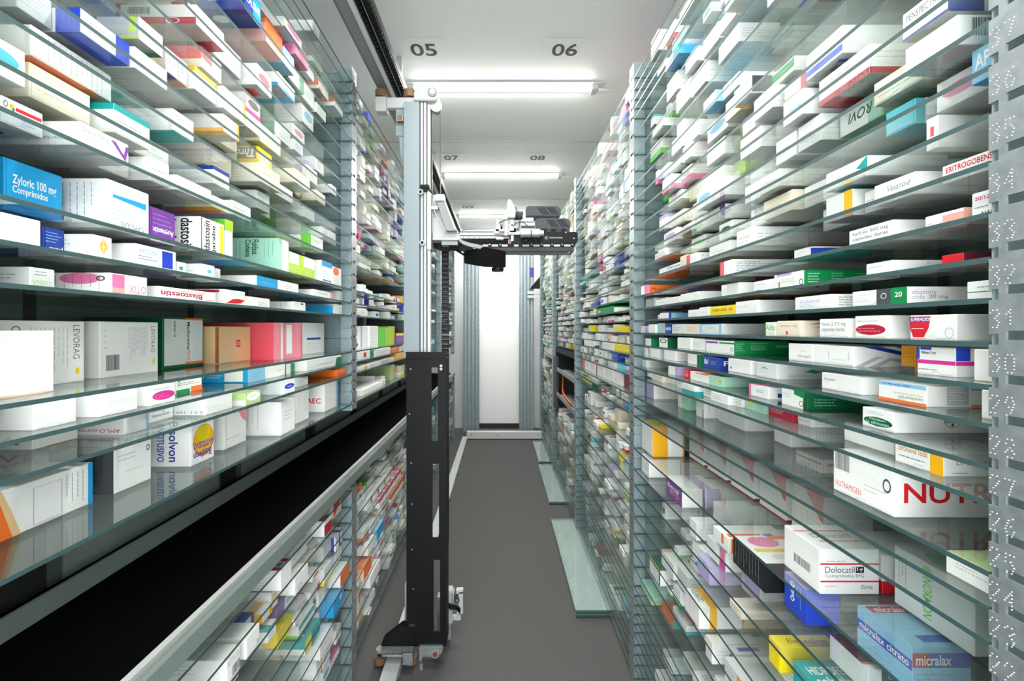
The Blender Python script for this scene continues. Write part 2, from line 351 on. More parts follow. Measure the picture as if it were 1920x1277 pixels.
def hull(cm, d, w, h, body, r):
    """carton with softened vertical and horizontal edges"""
    r = min(r, d*.2, w*.2, h*.2); X, Y = d/2, w/2; rings = []
    for z, i in ((0, r), (r, 0), (h-r, 0), (h, r)):
        a, b = X-i, Y-i; q = r if i == 0 else 0
        if i == 0: rings.append([(-a, -b+q, z), (-a+q, -b, z), (a-q, -b, z), (a, -b+q, z), (a, b-q, z), (a-q, b, z), (-a+q, b, z), (-a, b-q, z)])
        else: rings.append([(-a, -b, z), (-a, -b, z), (a, -b, z), (a, -b, z), (a, b, z), (a, b, z), (-a, b, z), (-a, b, z)])
    vs = [p for R in rings for p in R]; fs = []
    for k in range(3):
        for i in range(8):
            f = (k*8+i, k*8+(i+1) % 8, (k+1)*8+(i+1) % 8, (k+1)*8+i)
            pts = []; 
            for q in f:
                if not pts or (vs[q] != vs[pts[-1]]): pts.append(q)
            if vs[pts[0]] == vs[pts[-1]]: pts.pop()
            if len(pts) > 2: fs.append(tuple(pts))
    fs.append((7, 5, 3, 1)); fs.append((25, 27, 29, 31)); cm.add(vs, fs, body)
def decorate(cm, side, d, w, h, ops, fine, rng, faces=None):
    n = 0; lift = {}
    for op in ops:
        k, face = op[0], op[1]
        if faces and face not in faces: continue
        if not faces and False: continue
        o, U, V, N = frame(face, side, d, w, h); lift[face] = lift.get(face, 0)+1
        off = N*(.00012+.00006*lift[face]); P = lambda u, v: o+U*u+V*v+off
        if k == 'R': _, _, a, b, c, e, col = op; cm.add([P(a, b), P(c, b), P(c, e), P(a, e)], [(0, 1, 2, 3)], C[col])
        elif k == 'E':
            _, _, a, b, c, e, col = op; q = 20
            cm.add([P((a+c)/2+(c-a)/2*math.cos(6.2832*i/q), (b+e)/2+(e-b)/2*math.sin(6.2832*i/q)) for i in range(q)], [tuple(range(q))], C[col])
        elif k == 'P': _, _, pts, col = op; cm.add([P(*p) for p in pts], [tuple(range(len(pts)))], C[col])
        elif k == 'T':
            _, _, txt, a, b, c, e, col = op[:8]; rot = op[8] if len(op) > 8 else 0; bold = op[9] if len(op) > 9 else 0; it = op[10] if len(op) > 10 else 0
            g, fs, asp = glyphs(txt, bold, it)
            R = {0: lambda x, y: (x, y), 180: lambda x, y: (1-x, 1-y), 90: lambda x, y: (1-y, x), -90: lambda x, y: (y, 1-x)}[rot]
            pts = []
            for x, y in g: x, y = R(x, y); pts.append(P(a+(c-a)*x, b+(e-b)*y))
            cm.add(pts, fs, C[col])
        elif k == 'L':
            _, _, a, b, c, e, nl, col = op[:8]; vert = len(op) > 8 and op[8]; st = (e-b)/nl if not vert else (c-a)/nl
            for i in range(nl):
                t = 0; end = rng.uniform(.55, 1)
                lo = (b if not vert else a)+st*(i+.25); hi = lo+min(st*.3, .0011/max((V if not vert else U).length, .01))
                while t < end:
                    L = min(rng.uniform(.06, .2) if fine else end, end-t)
                    if not vert: cm.add([P(a+(c-a)*t, lo), P(a+(c-a)*(t+L), lo), P(a+(c-a)*(t+L), hi), P(a+(c-a)*t, hi)], [(0, 1, 2, 3)], C[col])
                    else: cm.add([P(lo, e-(e-b)*t), P(hi, e-(e-b)*t), P(hi, e-(e-b)*(t+L)), P(lo, e-(e-b)*(t+L))], [(3, 2, 1, 0)], C[col])
                    t += L+.03
        elif k == 'K':                               # barcode
            _, _, a, b, c, e = op[:6]; t = 0
            while t < 1:
                L = rng.choice((.012, .02, .035)); L = min(L, 1-t); cm.add([P(a+(c-a)*t, b), P(a+(c-a)*(t+L), b), P(a+(c-a)*(t+L), e), P(a+(c-a)*t, e)], [(0, 1, 2, 3)], C['dgrey']); t += L+rng.choice((.012, .025))
        elif k == 'O':                               # ring
            _, _, a, b, c, e, col, th = op; q = 24; vs = []
            for f in (1, 1-th):
                vs += [P((a+c)/2+f*(c-a)/2*math.cos(6.2832*i/q), (b+e)/2+f*(e-b)/2*math.sin(6.2832*i/q)) for i in range(q)]
            cm.add(vs, [(i, (i+1) % q, q+(i+1) % q, q+i) for i in range(q)], C[col])
def rand_style(rng):
    """body colour, short description, decor list of an ordinary carton"""
    acc = rng.choice(['blue', 'navy', 'green', 'red', 'orange', 'purple', 'teal', 'yellow', 'pink', 'sky', 'lgreen', 'crimson', 'dgreen', 'royal', 'violet', 'amber', 'aqua', 'magenta'])
    t = rng.random(); D = []
    txt = [('L', 'N', .08, .2, .8, .75, rng.randint(2, 5), 'lightink')]
    if t < .42:
        body = rng.choice(['white', 'white', 'white', 'pale', 'cream']); D = txt+[('L', 'A', .1, .25, .85, .7, 2, 'ink')]; desc = 'plain %s carton with small print' % adj(body)
        if rng.random() < .5: D += [('L', 'B', .1, .2, .8, .8, 4, 'lightink'), ('L', 'T', .1, .2, .8, .8, 4, 'lightink')]
    elif t < .55:
        body = 'white'; v = rng.uniform(.18, .4); D = [('R', f, 0, 0, 1, v, acc) for f in 'NA']+[('L', 'A', .1, .5, .9, .85, 2, 'ink'), ('L', 'N', .08, .5, .7, .85, 2, 'lightink')]
        D += [('R', 'B', 0, 0, 1, .35, acc)]; desc = 'white carton with %s lower stripe' % adj(acc)
    elif t < .67:
        body = 'white'; a = rng.uniform(.5, .75); D = [('R', f, a, 0, min(1, a+rng.uniform(.15, .5)), 1, acc) for f in 'NTB']+txt[:1]+[('L', 'A', .1, .2, .9, .8, 3, 'ink')]
        if rng.random() < .5: D.append(('R', 'A', .7, 0, 1, 1, acc))
        desc = 'white carton with %s block' % adj(acc)
    elif t < .78:
        body = 'white'; D = txt+[('E', 'A', .12, .3, .88, .75, acc), ('R', 'T', .1, .3, .5, .7, acc), ('R', 'B', .4, .25, .8, .75, acc)]; desc = 'white carton with %s oval' % adj(acc)
    elif t < .85:
        body = 'white'; D = txt+[('R', 'A', 0, .78, 1, 1, acc), ('R', 'N', 0, .78, 1, 1, acc), ('R', 'T', 0, 0, 1, .4, acc), ('L', 'A', .1, .2, .8, .6, 2, 'ink')]; desc = 'white carton with %s upper edge' % adj(acc)
    elif t < .92:
        body = acc; D = [('L', 'N', .08, .3, .7, .75, 2, 'white'), ('L', 'A', .1, .35, .85, .7, 2, 'white'), ('L', 'B', .1, .3, .8, .7, 2, 'white')]; desc = '%s carton with white lettering' % adj(acc)
    else:
        body = rng.choice(['pale', 'olive', 'beige', 'mint', 'violet', 'sky', 'grey']); D = txt+[('R', 'A', .1, .55, .5, .85, acc)]; desc = '%s carton with %s mark' % (adj(body), adj(acc))
    return body, desc, D
BOXES = []; OCC = {}
def find_shelf(side, z, b):
    return next((q for q in SHELVES if q[0] == side and q[1] == b and abs(q[2]-z) < 1e-6), None)
def hero(side, key, x0, x1, xt, yt, X, depth, body, desc, decor=(), b=None, h=None):
    z = min(R_Z, key=lambda q: abs(q-zR(key))) if side > 0 else min(LU_Z if key < 800 else LL_Z, key=lambda q: abs(q-zL(key)))
    ya = X*F/abs(x0-VX); yb = X*F/abs(x1-VX); y0, y1 = sorted((ya, yb))
    b = next(i for i in range(4) if y0 < BAY[i+1]-PW) if b is None else b
    sh = find_shelf(side, z, b)
    if sh is None: return
    y0 = max(y0, BAY[b]-.03); y1 = min(y1, BAY[b+1]-PW-.004)
    if h is None: h = CZ-(yt-VY)*(X*F/abs(xt-VX))/F-z
    h = max(.012, min(h, sh[3]-.004))
    y0 += .0012; y1 -= .0012
    BOXES.append(Carton(side, sh, y0, y1, side*X, min(depth, .39-(X-abs(XL if side < 0 else XR))), h, body, desc, decor, True))
    OCC.setdefault((side, b, round(z, 4)), []).append((y0-.002, y1+.002, X+depth))
# ---------------------------------------------------------------- cartons read off the photograph: conveyor-side rack
R_ = lambda *a: ('R',)+a
small = lambda f, c='lightink', n=3: ('L', f, .08, .2, .85, .75, n, c)
l = lambda *a, **k: hero(-1, *a, **k)
# over the belt, L440 (upper boxes seen from below)
l(411.7, 30, 98, 98, -10, .73, .16, 'pale', 'pale carton with faint grey print at the upper frame corner', [small('A', n=5), small('B', n=5)], h=.07)
l(384, 259, 305, 259, 30, .688, .19, 'grey', 'grey and dark green carton with a slate panel and lime strip', [R_('N', .30, .2, .58, 1, 'dgrey'), R_('N', .9, .3, .97, 1, 'lime'), R_('A', 0, 0, 1, 1, 'white'), R_('N', 0, 0, 1, .14, 'lime'), R_('B', 0, 0, 1, .45, 'dgreen'), R_('B', 0, .45, .8, 1, 'green'), ('L', 'A', .1, .5, .8, .7, 2, 'ink'), ('T', 'N', '28', .4, .5, .5, .65, 'white', 180)])
l(384, 310, 352, 310, 86, .715, .16, 'white', 'white carton with black print and purple underside', [('L', 'A', .1, .1, .9, .9, 4, 'dgrey', 1), R_('B', 0, .5, 1, 1, 'purple'), R_('B', 0, 0, 1, .4, 'salmon')])
l(329, 367, 421, 367, 7, .68, .17, 'white', 'white carton with a crimson ringed band', [R_('N', 0, 0, 1, .35, 'crimson'), R_('B', 0, 0, 1, .4, 'crimson'), ('O', 'N', .6, .02, .78, .33, 'white', .2), ('L', 'A', .15, .3, .8, .8, 3, 'rose'), ('K', 'N', .1, .5, .4, .85)])
l(440, 323, 364, 323, 202, .69, .15, 'white', 'white carton with teal underside', [R_('B', 0, 0, 1, 1, 'teal'), ('L', 'A', .1, .6, .8, .8, 2, 'ink'), small('N')])
l(411.7, 484, 510, 484, 273, .705, .15, 'yellow', 'yellow carton with a dark name panel', [R_('N', .12, .22, .96, .95, 'brown'), R_('N', .14, .27, .94, .9, 'dgrey'), ('T', 'N', 'Thrombo', .2, .33, .92, .82, 'white', 180, 1, 1), R_('A', .15, .1, .75, .75, 'pale'), ('L', 'A', .2, .2, .7, .7, 3, 'ink')])
l(411.7, 418, 448, 418, 212, .68, .15, 'white', 'white carton with a yellow foot stripe', [R_('N', 0, 0, 1, .2, 'amber'), R_('A', .85, 0, 1, 1, 'amber'), R_('B', 0, .6, 1, 1, 'amber'), R_('A', .3, .4, .5, .7, 'silver')])
l(440, 354, 392, 354, 172, .66, .14, 'white', 'white carton with red and black side panels', [R_('N', .3, 0, .6, 1, 'coral'), R_('N', .6, 0, .96, 1, 'dgrey'), R_('A', .9, 0, 1, 1, 'amber')])
l(263.8, 498, 530, 498, 32, .68, .17, 'orange', 'orange carton with salmon side in the upper rows', [R_('N', 0, 0, 1, .8, 'salmon'), R_('A', 0, 0, 1, .2, 'white'), R_('B', 0, 0, 1, 1, 'salmon')])
l(263.8, 531, 552, 531, 84, .68, .15, 'sky', 'sky blue carton with white foot in the upper rows', [R_('A', 0, 0, 1, .45, 'white'), ('P', 'A', [(.1, .45), (.5, .75), (.9, .45)], 'white')])
l(263.8, 459, 489, 459, -10, .667, .18, 'navy', 'navy carton with white oval emblem', [('E', 'B', .4, .3, .65, .7, 'silver'), ('E', 'N', .4, .3, .65, .7, 'silver'), R_('N', 0, 0, .3, 1, 'dgrey'), R_('A', .5, 0, 1, 1, 'blue'), ('T', 'A', 'ZALDIAR', .1, .4, .95, .7, 'white', 0, 1)], h=.08)
l(192.7, 553, 575, 553, 44, .73, .14, 'white', 'white carton with a green side and ringed mark', [R_('N', .3, 0, 1, 1, 'green'), ('O', 'N', .6, .15, .85, .6, 'white', .25), R_('B', 0, .6, 1, 1, 'magenta')], h=.036)
l(230, 554, 579, 554, 108, .68, .12, 'pink', 'bright pink carton in the upper rows', [R_('N', .2, .1, .9, .9, 'magenta')], h=.036)
l(230, 597, 616, 597, 160, .69, .17, 'white', 'white carton with an orange stripe along its side', [R_('N', .3, .4, 1, .95, 'orange'), R_('A', 0, 0, .3, .3, 'orange'), R_('B', 0, 0, 1, .3, 'salmon')], h=.036)
l(230, 626, 643, 626, 200, .68, .17, 'white', 'white carton with an orange top stripe beside the steel upright', [R_('N', .2, .5, 1, 1, 'orange'), R_('B', 0, 0, 1, 1, 'pale')], h=.034)
l(356, 377, 416, 377, 104, .705, .13, 'white', 'white carton with a coral upper corner', [R_('N', .3, .4, 1, 1, 'coral'), ('P', 'A', [(0, .5), (.5, .4), (.5, 1), (0, 1)], 'coral'), small('A')], h=.05)
l(384, 418, 460, 418, 152, .69, .15, 'white', 'white carton with a lime end edge', [R_('A', .9, .2, 1, 1, 'lime'), ('L', 'N', .1, .1, .9, .9, 5, 'pale', 1)], h=.062)
l(440, 56, 210, 56, 44, .72, .20, 'white', 'long white carton with small vertical print and a rust underside', [('L', 'A', .1, .1, .9, .9, 12, 'lightink', 1), R_('B', .5, .1, 1, 1, 'orange'), ('P', 'B', [(.55, .1), (.8, .3), (.55, .6)], 'silver'), ('T', 'B', 'orte', .3, .05, .6, .3, 'ochre', 180, 1), ('L', 'B', .05, .4, .5, .9, 3, 'ink'), small('N', 'ink', 4)])
l(493, 0, 82, 82, 215, .707, .12, 'white', 'white carton with a red stripe and coloured dots', [R_('A', .32, .62, .95, .76, 'red'), ('E', 'A', .18, .62, .28, .82, 'amber'), ('E', 'A', .24, .56, .3, .7, 'green'), ('O', 'A', .04, .62, .14, .86, 'dgrey', .3), ('L', 'A', .45, .2, .85, .5, 3, 'sky'), ('E', 'B', .55, .3, .7, .6, 'navy'), ('E', 'B', .3, .4, .5, .6, 'crimson')])
l(493, 148, 242, 148, 226, .671, .16, 'white', 'white carton with a purple tick and grey lettering', [('T', 'A', 'Deprax 100mg', .05, .6, .55, .82, 'ink'), ('L', 'A', .05, .3, .8, .55, 2, 'lightink'), ('P', 'A', [(.6, .85), (.7, .85), (.88, .4), (.93, .85), (1, .85), (.92, .12)], 'purple'), ('T', 'N', 'Deprax 100mg', .35, .2, .9, .42, 'ink', 180), small('N', n=2), small('B', 'sky', 4)])
l(493, 332, 397, 332, 327, .68, .22, 'white', 'white carton with grey side print below the yellow boxes', [('L', 'N', .1, .4, .7, .6, 2, 'ink'), ('T', 'N', 'iLo', .75, .3, .92, .6, 'navy', 0, 1)])
l(493, 398, 430, 398, 365, .69, .12, 'white', 'narrow white carton with orange foot', [R_('B', 0, 0, 1, 1, 'orange'), small('A')])
# L542
l(542, 5, 118, 118, 332, .74, .12, 'blue', 'bright blue carton with two lines of white lettering', [('T', 'A', 'Zyloric 100 mg', .13, .50, .88, .73, 'white', 0, 1), ('T', 'A', 'Comprimidos', .13, .34, .72, .52, 'white', 0, 1), ('L', 'A', .13, .1, .6, .3, 2, 'navy'), R_('N', 0, 0, 1, 1, 'blue'), ('L', 'B', .3, .3, .9, .7, 2, 'sky')])
l(542, 122, 148, 122, 345, .80, .10, 'pale', 'pale carton with a deep blue edge', [R_('N', .72, 0, .9, 1, 'navy'), R_('A', 0, 0, .5, 1, 'royal'), small('N', n=4)])
l(542, 199, 280, 199, 333.6, .69, .12, 'white', 'tall white carton with a blue wedge stripe', [('P', 'A', [(.12, .66), (.12, .72), (.92, .74), (.92, .6)], 'blue'), ('L', 'A', .08, .08, .92, .5, 4, 'sky'), ('T', 'A', 'CAPSULAS', .3, .08, .85, .2, 'ink', 180), ('L', 'N', .12, .08, .85, .92, 7, 'ink', 1), R_('N', .0, 0, .03, 1, 'navy'), ('K', 'N', .15, .1, .5, .3)])
l(542, 280.5, 329, 280.5, 385.6, .70, .10, 'purple', 'purple carton with upside down white lettering', [('T', 'A', 'Augmentin', .1, .25, .92, .48, 'white', 180, 1), ('L', 'A', .1, .5, .9, .9, 3, 'violet'), R_('A', 0, 0, 1, .08, 'white'), R_('A', 0, .08, .7, .16, 'yellow')])
l(542, 375, 421, 375, 405, .68, .09, 'white', 'white carton with bold black vertical lettering and yellow stripe', [('T', 'A', 'dastosin', .12, .06, .36, .94, 'black', 90, 1), ('T', 'A', 'jarabe', .44, .06, .64, .86, 'black', 90, 1), R_('A', .8, .02, .95, .94, 'yellow'), ('T', 'N', 'dastosin', .5, .02, .8, .95, 'black', -90, 1), ('T', 'N', 'jarabe', .12, .1, .4, .95, 'black', -90, 1), R_('A', .02, 0, .05, 1, 'dgrey')])
l(542, 421.5, 437, 421.5, 410, .69, .10, 'white', 'slim white carton with lime upper band', [R_('A', 0, .72, 1, 1, 'lime'), R_('N', 0, .72, 1, 1, 'lgreen')])
l(542, 522, 541, 522, 446, .675, .17, 'mint', 'tall mint green carton with dark vertical lettering', [R_('A', .3, 0, 1, 1, 'white'), ('T', 'N', 'Fluidasa', .52, .5, .64, .95, 'dgreen', -90, 1), ('T', 'N', 'Codeina', .40, .42, .5, .95, 'dgreen', -90, 1), ('L', 'N', .06, .2, .36, .9, 4, 'dgreen', 1), ('L', 'N', .72, .3, .95, .9, 3, 'green', 1)])
l(542, 542, 565, 542, 471, .675, .13, 'lime', 'lime carton with white upper half beside the mint box', [R_('A', 0, .5, .8, 1, 'white'), ('L', 'A', .1, .15, .8, .45, 3, 'white')])
l(542, 565.5, 590, 565.5, 479, .675, .13, 'lime', 'second lime carton with white upper half', [R_('A', .15, .5, 1, 1, 'white'), ('L', 'A', .2, .15, .95, .45, 3, 'white')])
l(542, 603, 623, 603, 487, .675, .13, 'white', 'white carton with a blue top band', [R_('A', 0, .75, 1, 1, 'blue'), R_('A', .1, .1, .9, .15, 'navy'), ('L', 'A', .1, .25, .9, .6, 3, 'sky')])
l(542, 624, 640, 624, 499, .675, .12, 'white', 'white carton with an orange blot beside the upright', [('E', 'A', 0, .55, .7, .98, 'orange'), ('L', 'A', .1, .1, .8, .5, 3, 'olive')])
# L567
l(567, 0, 78, 78, 415, .675, .12, 'white', 'blank white carton at the frame edge', [('L', 'A', .1, .6, .7, .8, 2, 'pale')])
l(567, 79, 122, 79, 424, .72, .10, 'navy', 'navy carton with inverted white lettering', [('L', 'A', .1, .45, .9, .9, 4, 'sky'), ('T', 'A', 'plenur', .2, .1, .9, .35, 'white', 180, 1)])
l(567, 170, 211, 170, 438, .675, .12, 'white', 'white carton with a yellow diamond of squares', [('P', 'A', [(.55-.0, .9), (.78, .55), (.55, .22), (.32, .55)], 'amber'), R_('A', .4, .52, .7, .56, 'white'), R_('A', .53, .3, .57, .82, 'white'), ('L', 'N', .1, .2, .9, .85, 4, 'ink')])
l(567, 253, 331, 253, 455.6, .675, .13, 'white', 'white carton with a solid blue square at its end', [R_('A', .62, .1, .9, .92, 'royal'), ('T', 'A', 'ARCOXIA', .06, .6, .5, .82, 'sky'), ('L', 'A', .06, .3, .5, .55, 2, 'navy'), ('O', 'N', .05, .3, .2, .7, 'ink', .3)])
l(567, 332, 350, 332, 490, .68, .10, 'white', 'small white carton with a teal square', [R_('A', .2, .3, .6, .6, 'teal')])
l(567, 378, 403, 378, 494, .675, .12, 'white', 'small white carton with aqua logo', [('E', 'A', .4, .35, .75, .65, 'aqua'), small('N')])
l(567, 404, 414, 404, 503, .69, .10, 'pale', 'narrow pale carton', [small('A')])
l(567, 481, 521, 481, 516, .675, .18, 'blue', 'flat carton with bright blue end', [R_('N', 0, 0, 1, 1, 'white'), ('L', 'A', .2, .35, .8, .6, 2, 'sky')])
l(567, 522, 560, 522, 525, .675, .11, 'white', 'flat white carton past the blue one', [('L', 'A', .3, .3, .9, .7, 3, 'lightink')])
l(567, 588, 625, 588, 542, .675, .13, 'white', 'flat white carton with a pink tip', [R_('A', .85, 0, 1, 1, 'rose'), ('L', 'A', .2, .5, .8, .8, 2, 'ink')])
# L591
l(591, 54, 104, 54, 500, .69, .13, 'pale', 'pale carton with upside down grey print', [('L', 'A', .2, .6, .8, .9, 2, 'ink'), ('T', 'A', 'TITANOX', .1, .05, .9, .4, 'olive', 180), small('N', 'ink', 3), R_('N', .6, 0, .9, .12, 'lime')])
l(591, 205, 277, 205, 511, .675, .16, 'white', 'white carton with a pink square and inverted pink word', [R_('A', .05, .3, .36, .95, 'pink'), R_('A', .05, .08, .36, .3, 'salmon'), ('T', 'A', 'OTIX', .48, .12, .95, .5, 'pink', 180), ('E', 'N', .45, .45, .9, 1, 'pink'), ('L', 'N', .1, .1, .95, .9, 9, 'ink', 1), ('O', 'N', .85, .6, .95, .85, 'dgrey', .4)])
l(591, 298, 405, 298, 536, .68, .12, 'white', 'white carton with a crimson upside down name', [('T', 'A', 'Blastoestin', .02, .2, .72, .66, 'crimson', 180, 1), ('L', 'A', .3, .72, .9, .92, 1, 'rose'), ('L', 'A', .78, .15, .97, .35, 1, 'crimson')])
l(591, 420, 460, 420, 542, .68, .12, 'white', 'white carton with a red leaping emblem', [('P', 'A', [(.1, .1), (.4, .4), (.7, .45), (.98, .38), (.8, .15), (.5, .1)], 'red'), R_('N', .1, .8, .9, .95, 'crimson'), small('N')])
l(591, 461, 506, 461, 555, .68, .11, 'white', 'plain white carton past the red emblem', [('L', 'A', .5, .2, .95, .6, 2, 'ink')])
l(591, 550, 573, 550, 565, .68, .13, 'white', 'white carton with crowded vertical print on its side', [('L', 'N', .1, .1, .9, .9, 6, 'ink', 1), R_('A', .6, .7, .8, .9, 'dgrey')])
l(591, 624, 636, 624, 572.5, .68, .22, 'blue', 'long blue carton with a white end', [R_('A', 0, 0, 1, 1, 'white')])
# L659 tall open shelf
l(659, -20, 102, 102, 620, .716, .05, 'white', 'large blank white carton at the shelf front', [R_('A', .05, .0, .85, .012, 'beige')])
l(659, 0, 159, 159, 603, .80, .22, 'white', 'tall white carton with vertical grey lettering behind the blank one', [('T', 'A', 'LEVORAG', .84, .38, .93, .94, 'ink', -90), ('L', 'A', .3, .1, .8, .9, 9, 'lightink', 1), ('E', 'A', .87, .12, .93, .24, 'yellow'), ('O', 'A', .1, .8, .2, .92, 'ink', .3)])
l(659, 185, 297, 185, 602.5, .805, .2, 'white', 'tall white carton with a barcode and vertical grey lettering', [('T', 'A', 'LEVORAG', .86, .4, .93, .92, 'ink', -90), ('L', 'A', .45, .2, .8, .9, 10, 'lightink', 1), ('K', 'A', .1, .12, .3, .4), ('E', 'A', .88, .15, .93, .28, 'yellow'), ('L', 'A', .06, .5, .12, .92, 4, 'ink')])
l(659, 304, 382, 304, 595, .83, .2, 'dgreen', 'tall carton edged in dark green with an orange border', [R_('A', .03, .06, .97, .97, 'pale'), R_('A', .52, .05, .98, .1, 'orange'), R_('A', .52, .96, .98, 1, 'orange'), ('T', 'A', 'Metformina', .56, .35, .64, .92, 'dgreen', -90, 1), ('T', 'A', '850 mg', .56, .14, .64, .34, 'orange', -90, 1), ('T', 'A', 'zumer G', .24, .62, .3, .94, 'dgreen', -90, 1), ('L', 'A', .06, .4, .2, .95, 3, 'lightink', 1)])
l(659, 410, 470, 410, 612, .80, .13, 'beige', 'tan carton with a small red square emblem', [R_('A', .52, .42, .64, .62, 'red'), ('O', 'A', .55, .46, .61, .58, 'white', .4), R_('N', .92, .02, 1, .98, 'brown'), ('L', 'N', .2, .2, .7, .9, 3, 'ochre', 1)])
l(659, 512, 566, 512, 605, .73, .25, 'coral', 'big red and pink carton', [R_('A', 0, 0, 1, 1, 'rose'), R_('A', .24, 0, .30, 1, 'white'), R_('A', .42, .12, .62, .95, 'white'), R_('A', .96, 0, 1, 1, 'coral'), ('L', 'A', .1, .4, .18, .8, 1, 'white', 1), R_('N', 0, 0, 1, 1, 'coral'), R_('N', .45, .0, .455, .4, 'crimson')])
l(659, 568, 608, 568, 605, .76, .15, 'white', 'white carton with a navy bar beside the red one', [R_('A', .16, .45, .8, .52, 'navy'), ('L', 'A', .15, .6, .85, .8, 2, 'silver'), ('L', 'A', .15, .1, .8, .38, 4, 'lightink')])
# L680
l(680, 61, 144, 61, 759, .685, .16, 'white', 'white carton with a red top and a red tag', [R_('T', .1, .15, .95, .9, 'coral'), R_('N', .0, .45, .2, .9, 'red'), ('T', 'N', 'ibu', .04, .6, .16, .76, 'white', 180, 1), ('L', 'A', .1, .35, .8, .75, 2, 'pale')])
l(680, 185, 259, 185, 737, .676, .12, 'white', 'white carton with inverted black word on its side', [('T', 'N', 'Parac', .05, .08, .6, .4, 'ink', 180), ('L', 'N', .05, .5, .6, .85, 2, 'lightink'), ('L', 'A', .2, .4, .8, .7, 2, 'pale')])
l(680, 282, 329, 282, 722, .673, .12, 'white', 'white carton with a magenta scribbled oval', [('E', 'A', .04, .22, .97, .68, 'magenta'), ('L', 'A', .1, .34, .9, .58, 2, 'rose'), R_('T', 0, .8, 1, 1, 'rose'), ('L', 'A', .1, .75, .9, .9, 1, 'lightink')])
l(680, 329.5, 379, 329.5, 711, .74, .13, 'white', 'low white carton with orange and green foot stripe', [R_('A', .55, 0, 1, .35, 'orange'), R_('A', 0, 0, .5, .25, 'green'), ('L', 'A', .15, .5, .9, .75, 2, 'ink'), ('O', 'A', .05, .5, .14, .85, 'dgreen', .3)])
l(680, 464, 497, 464, 692, .70, .17, 'blue', 'long sky blue carton with a white patch', [R_('N', .62, .08, .92, .95, 'white'), ('E', 'N', .2, .3, .3, .7, 'amber'), ('L', 'N', .34, .3, .6, .75, 3, 'white'), R_('A', 0, 0, 1, 1, 'sky'), ('L', 'A', .2, .3, .8, .7, 2, 'blue')])
l(680, 498, 535, 498, 685, .70, .12, 'white', 'white carton with scattered red tabs on top', [R_('T', .2, .2, .8, .8, 'coral'), ('L', 'A', .6, .4, .9, .7, 1, 'green')])
l(680, 536, 553, 536, 683, .71, .10, 'green', 'small green capped carton', [R_('A', 0, 0, .5, 1, 'white')])
l(680, 575, 640, 575, 676, .68, .14, 'white', 'long white carton with a green tip', [R_('A', .86, 0, 1, .8, 'green'), ('L', 'A', .3, .3, .8, .6, 1, 'green'), ('P', 'A', [(.8, 0), (.86, 0), (.86, .8), (.84, .8)], 'dgreen')])
# L701.5
l(701.5, 59, 147, 59, 800, .775, .14, 'white', 'white carton with a crimson inverted word', [('T', 'N', 'Vino', .1, .2, .85, .55, 'crimson', 180, 1), ('L', 'A', .3, .4, .8, .6, 2, 'pale'), R_('A', .25, .0, .95, .02, 'ochre')], h=.06)
l(701.5, 232, 277, 232, 781, .71, .15, 'pale', 'grey carton with a deep red panel', [R_('N', 0, 0, .3, 1, 'crimson'), ('L', 'N', .35, .4, .9, .85, 4, 'lightink'), ('T', 'N', 'AMLO normon', .35, .12, .95, .32, 'crimson', 180), R_('A', .92, 0, 1, 1, 'sky')])
l(701.5, 279, 325, 279, 762, .745, .10, 'white', 'white carton with blue inverted lettering', [('T', 'A', 'Doxazosin', .08, .5, .6, .75, 'navy', 180), ('T', 'A', 'comprimidos', .1, .22, .85, .48, 'navy', 180), R_('A', .6, .6, .9, .7, 'mint')])
l(701.5, 385, 436, 385, 745, .68, .13, 'white', 'plain white carton with inverted grey side text', [('T', 'N', '2.5.1. 189 mg ojo', .1, .12, .95, .3, 'ink', 180), ('L', 'A', .2, .35, .8, .55, 1, 'pale')])
l(701.5, 460, 489, 460, 738, .66, .11, 'olive', 'olive and white carton with a curved panel', [('E', 'A', .05, .3, .95, .98, 'white'), R_('N', 0, 0, 1, .45, 'pale'), ('L', 'A', .3, .5, .8, .8, 2, 'lightink')])
l(701.5, 532, 553, 532, 714.5, .66, .13, 'white', 'white carton with a blue scribble mark', [('E', 'A', .05, .35, .95, .75, 'royal'), R_('A', .3, .5, .7, .55, 'white'), R_('N', 0, 0, 1, 1, 'pale')])
l(701.5, 555, 578, 555, 711, .70, .10, 'pale', 'pale carton with grey text block', [small('A', n=4)])
l(701.5, 633, 653, 633, 694, .68, .17, 'orange', 'bright orange carton with pale green lettering', [('L', 'N', .2, .25, .7, .5, 1, 'lime'), ('L', 'A', .1, .5, .9, .8, 2, 'white'), R_('N', 0, .6, 1, 1, 'orange')])
# L757
l(757, -4, 174, -4, 924, .78, .14, 'white', 'big white and orange carton with a dashed frame', [('P', 'A', [(0, 0), (.2, 0), (.1, .6), (.02, 1), (0, 1)], 'beige'), ('P', 'A', [(0, 0), (.12, 0), (.0, .8)], 'orange'), R_('A', .94, 0, 1, 1, 'blue'), R_('A', .32, .05, .325, .85, 'ink'), R_('A', .62, .05, .625, .85, 'ink'), R_('A', .32, .05, .62, .058, 'ink'), R_('A', .32, .845, .62, .85, 'ink'), ('L', 'A', .66, .1, .92, .9, 4, 'ink', 1), R_('T', .0, .0, .05, 1, 'blue')])
l(757, 212, 284, 212, 838, .775, .13, 'white', 'white carton with twin barcodes on a dark sided box', [('K', 'A', .08, .8, .5, .98), ('K', 'A', .6, .8, .95, .96), ('L', 'A', .1, .55, .6, .72, 2, 'ink'), ('O', 'A', .85, .6, .95, .72, 'dgrey', .4), ('L', 'A', .3, .3, .8, .42, 1, 'lightink'), R_('N', 0, 0, 1, 1, 'dgrey'), ('L', 'N', .1, .1, .9, .9, 7, 'black', 1)], h=.11)
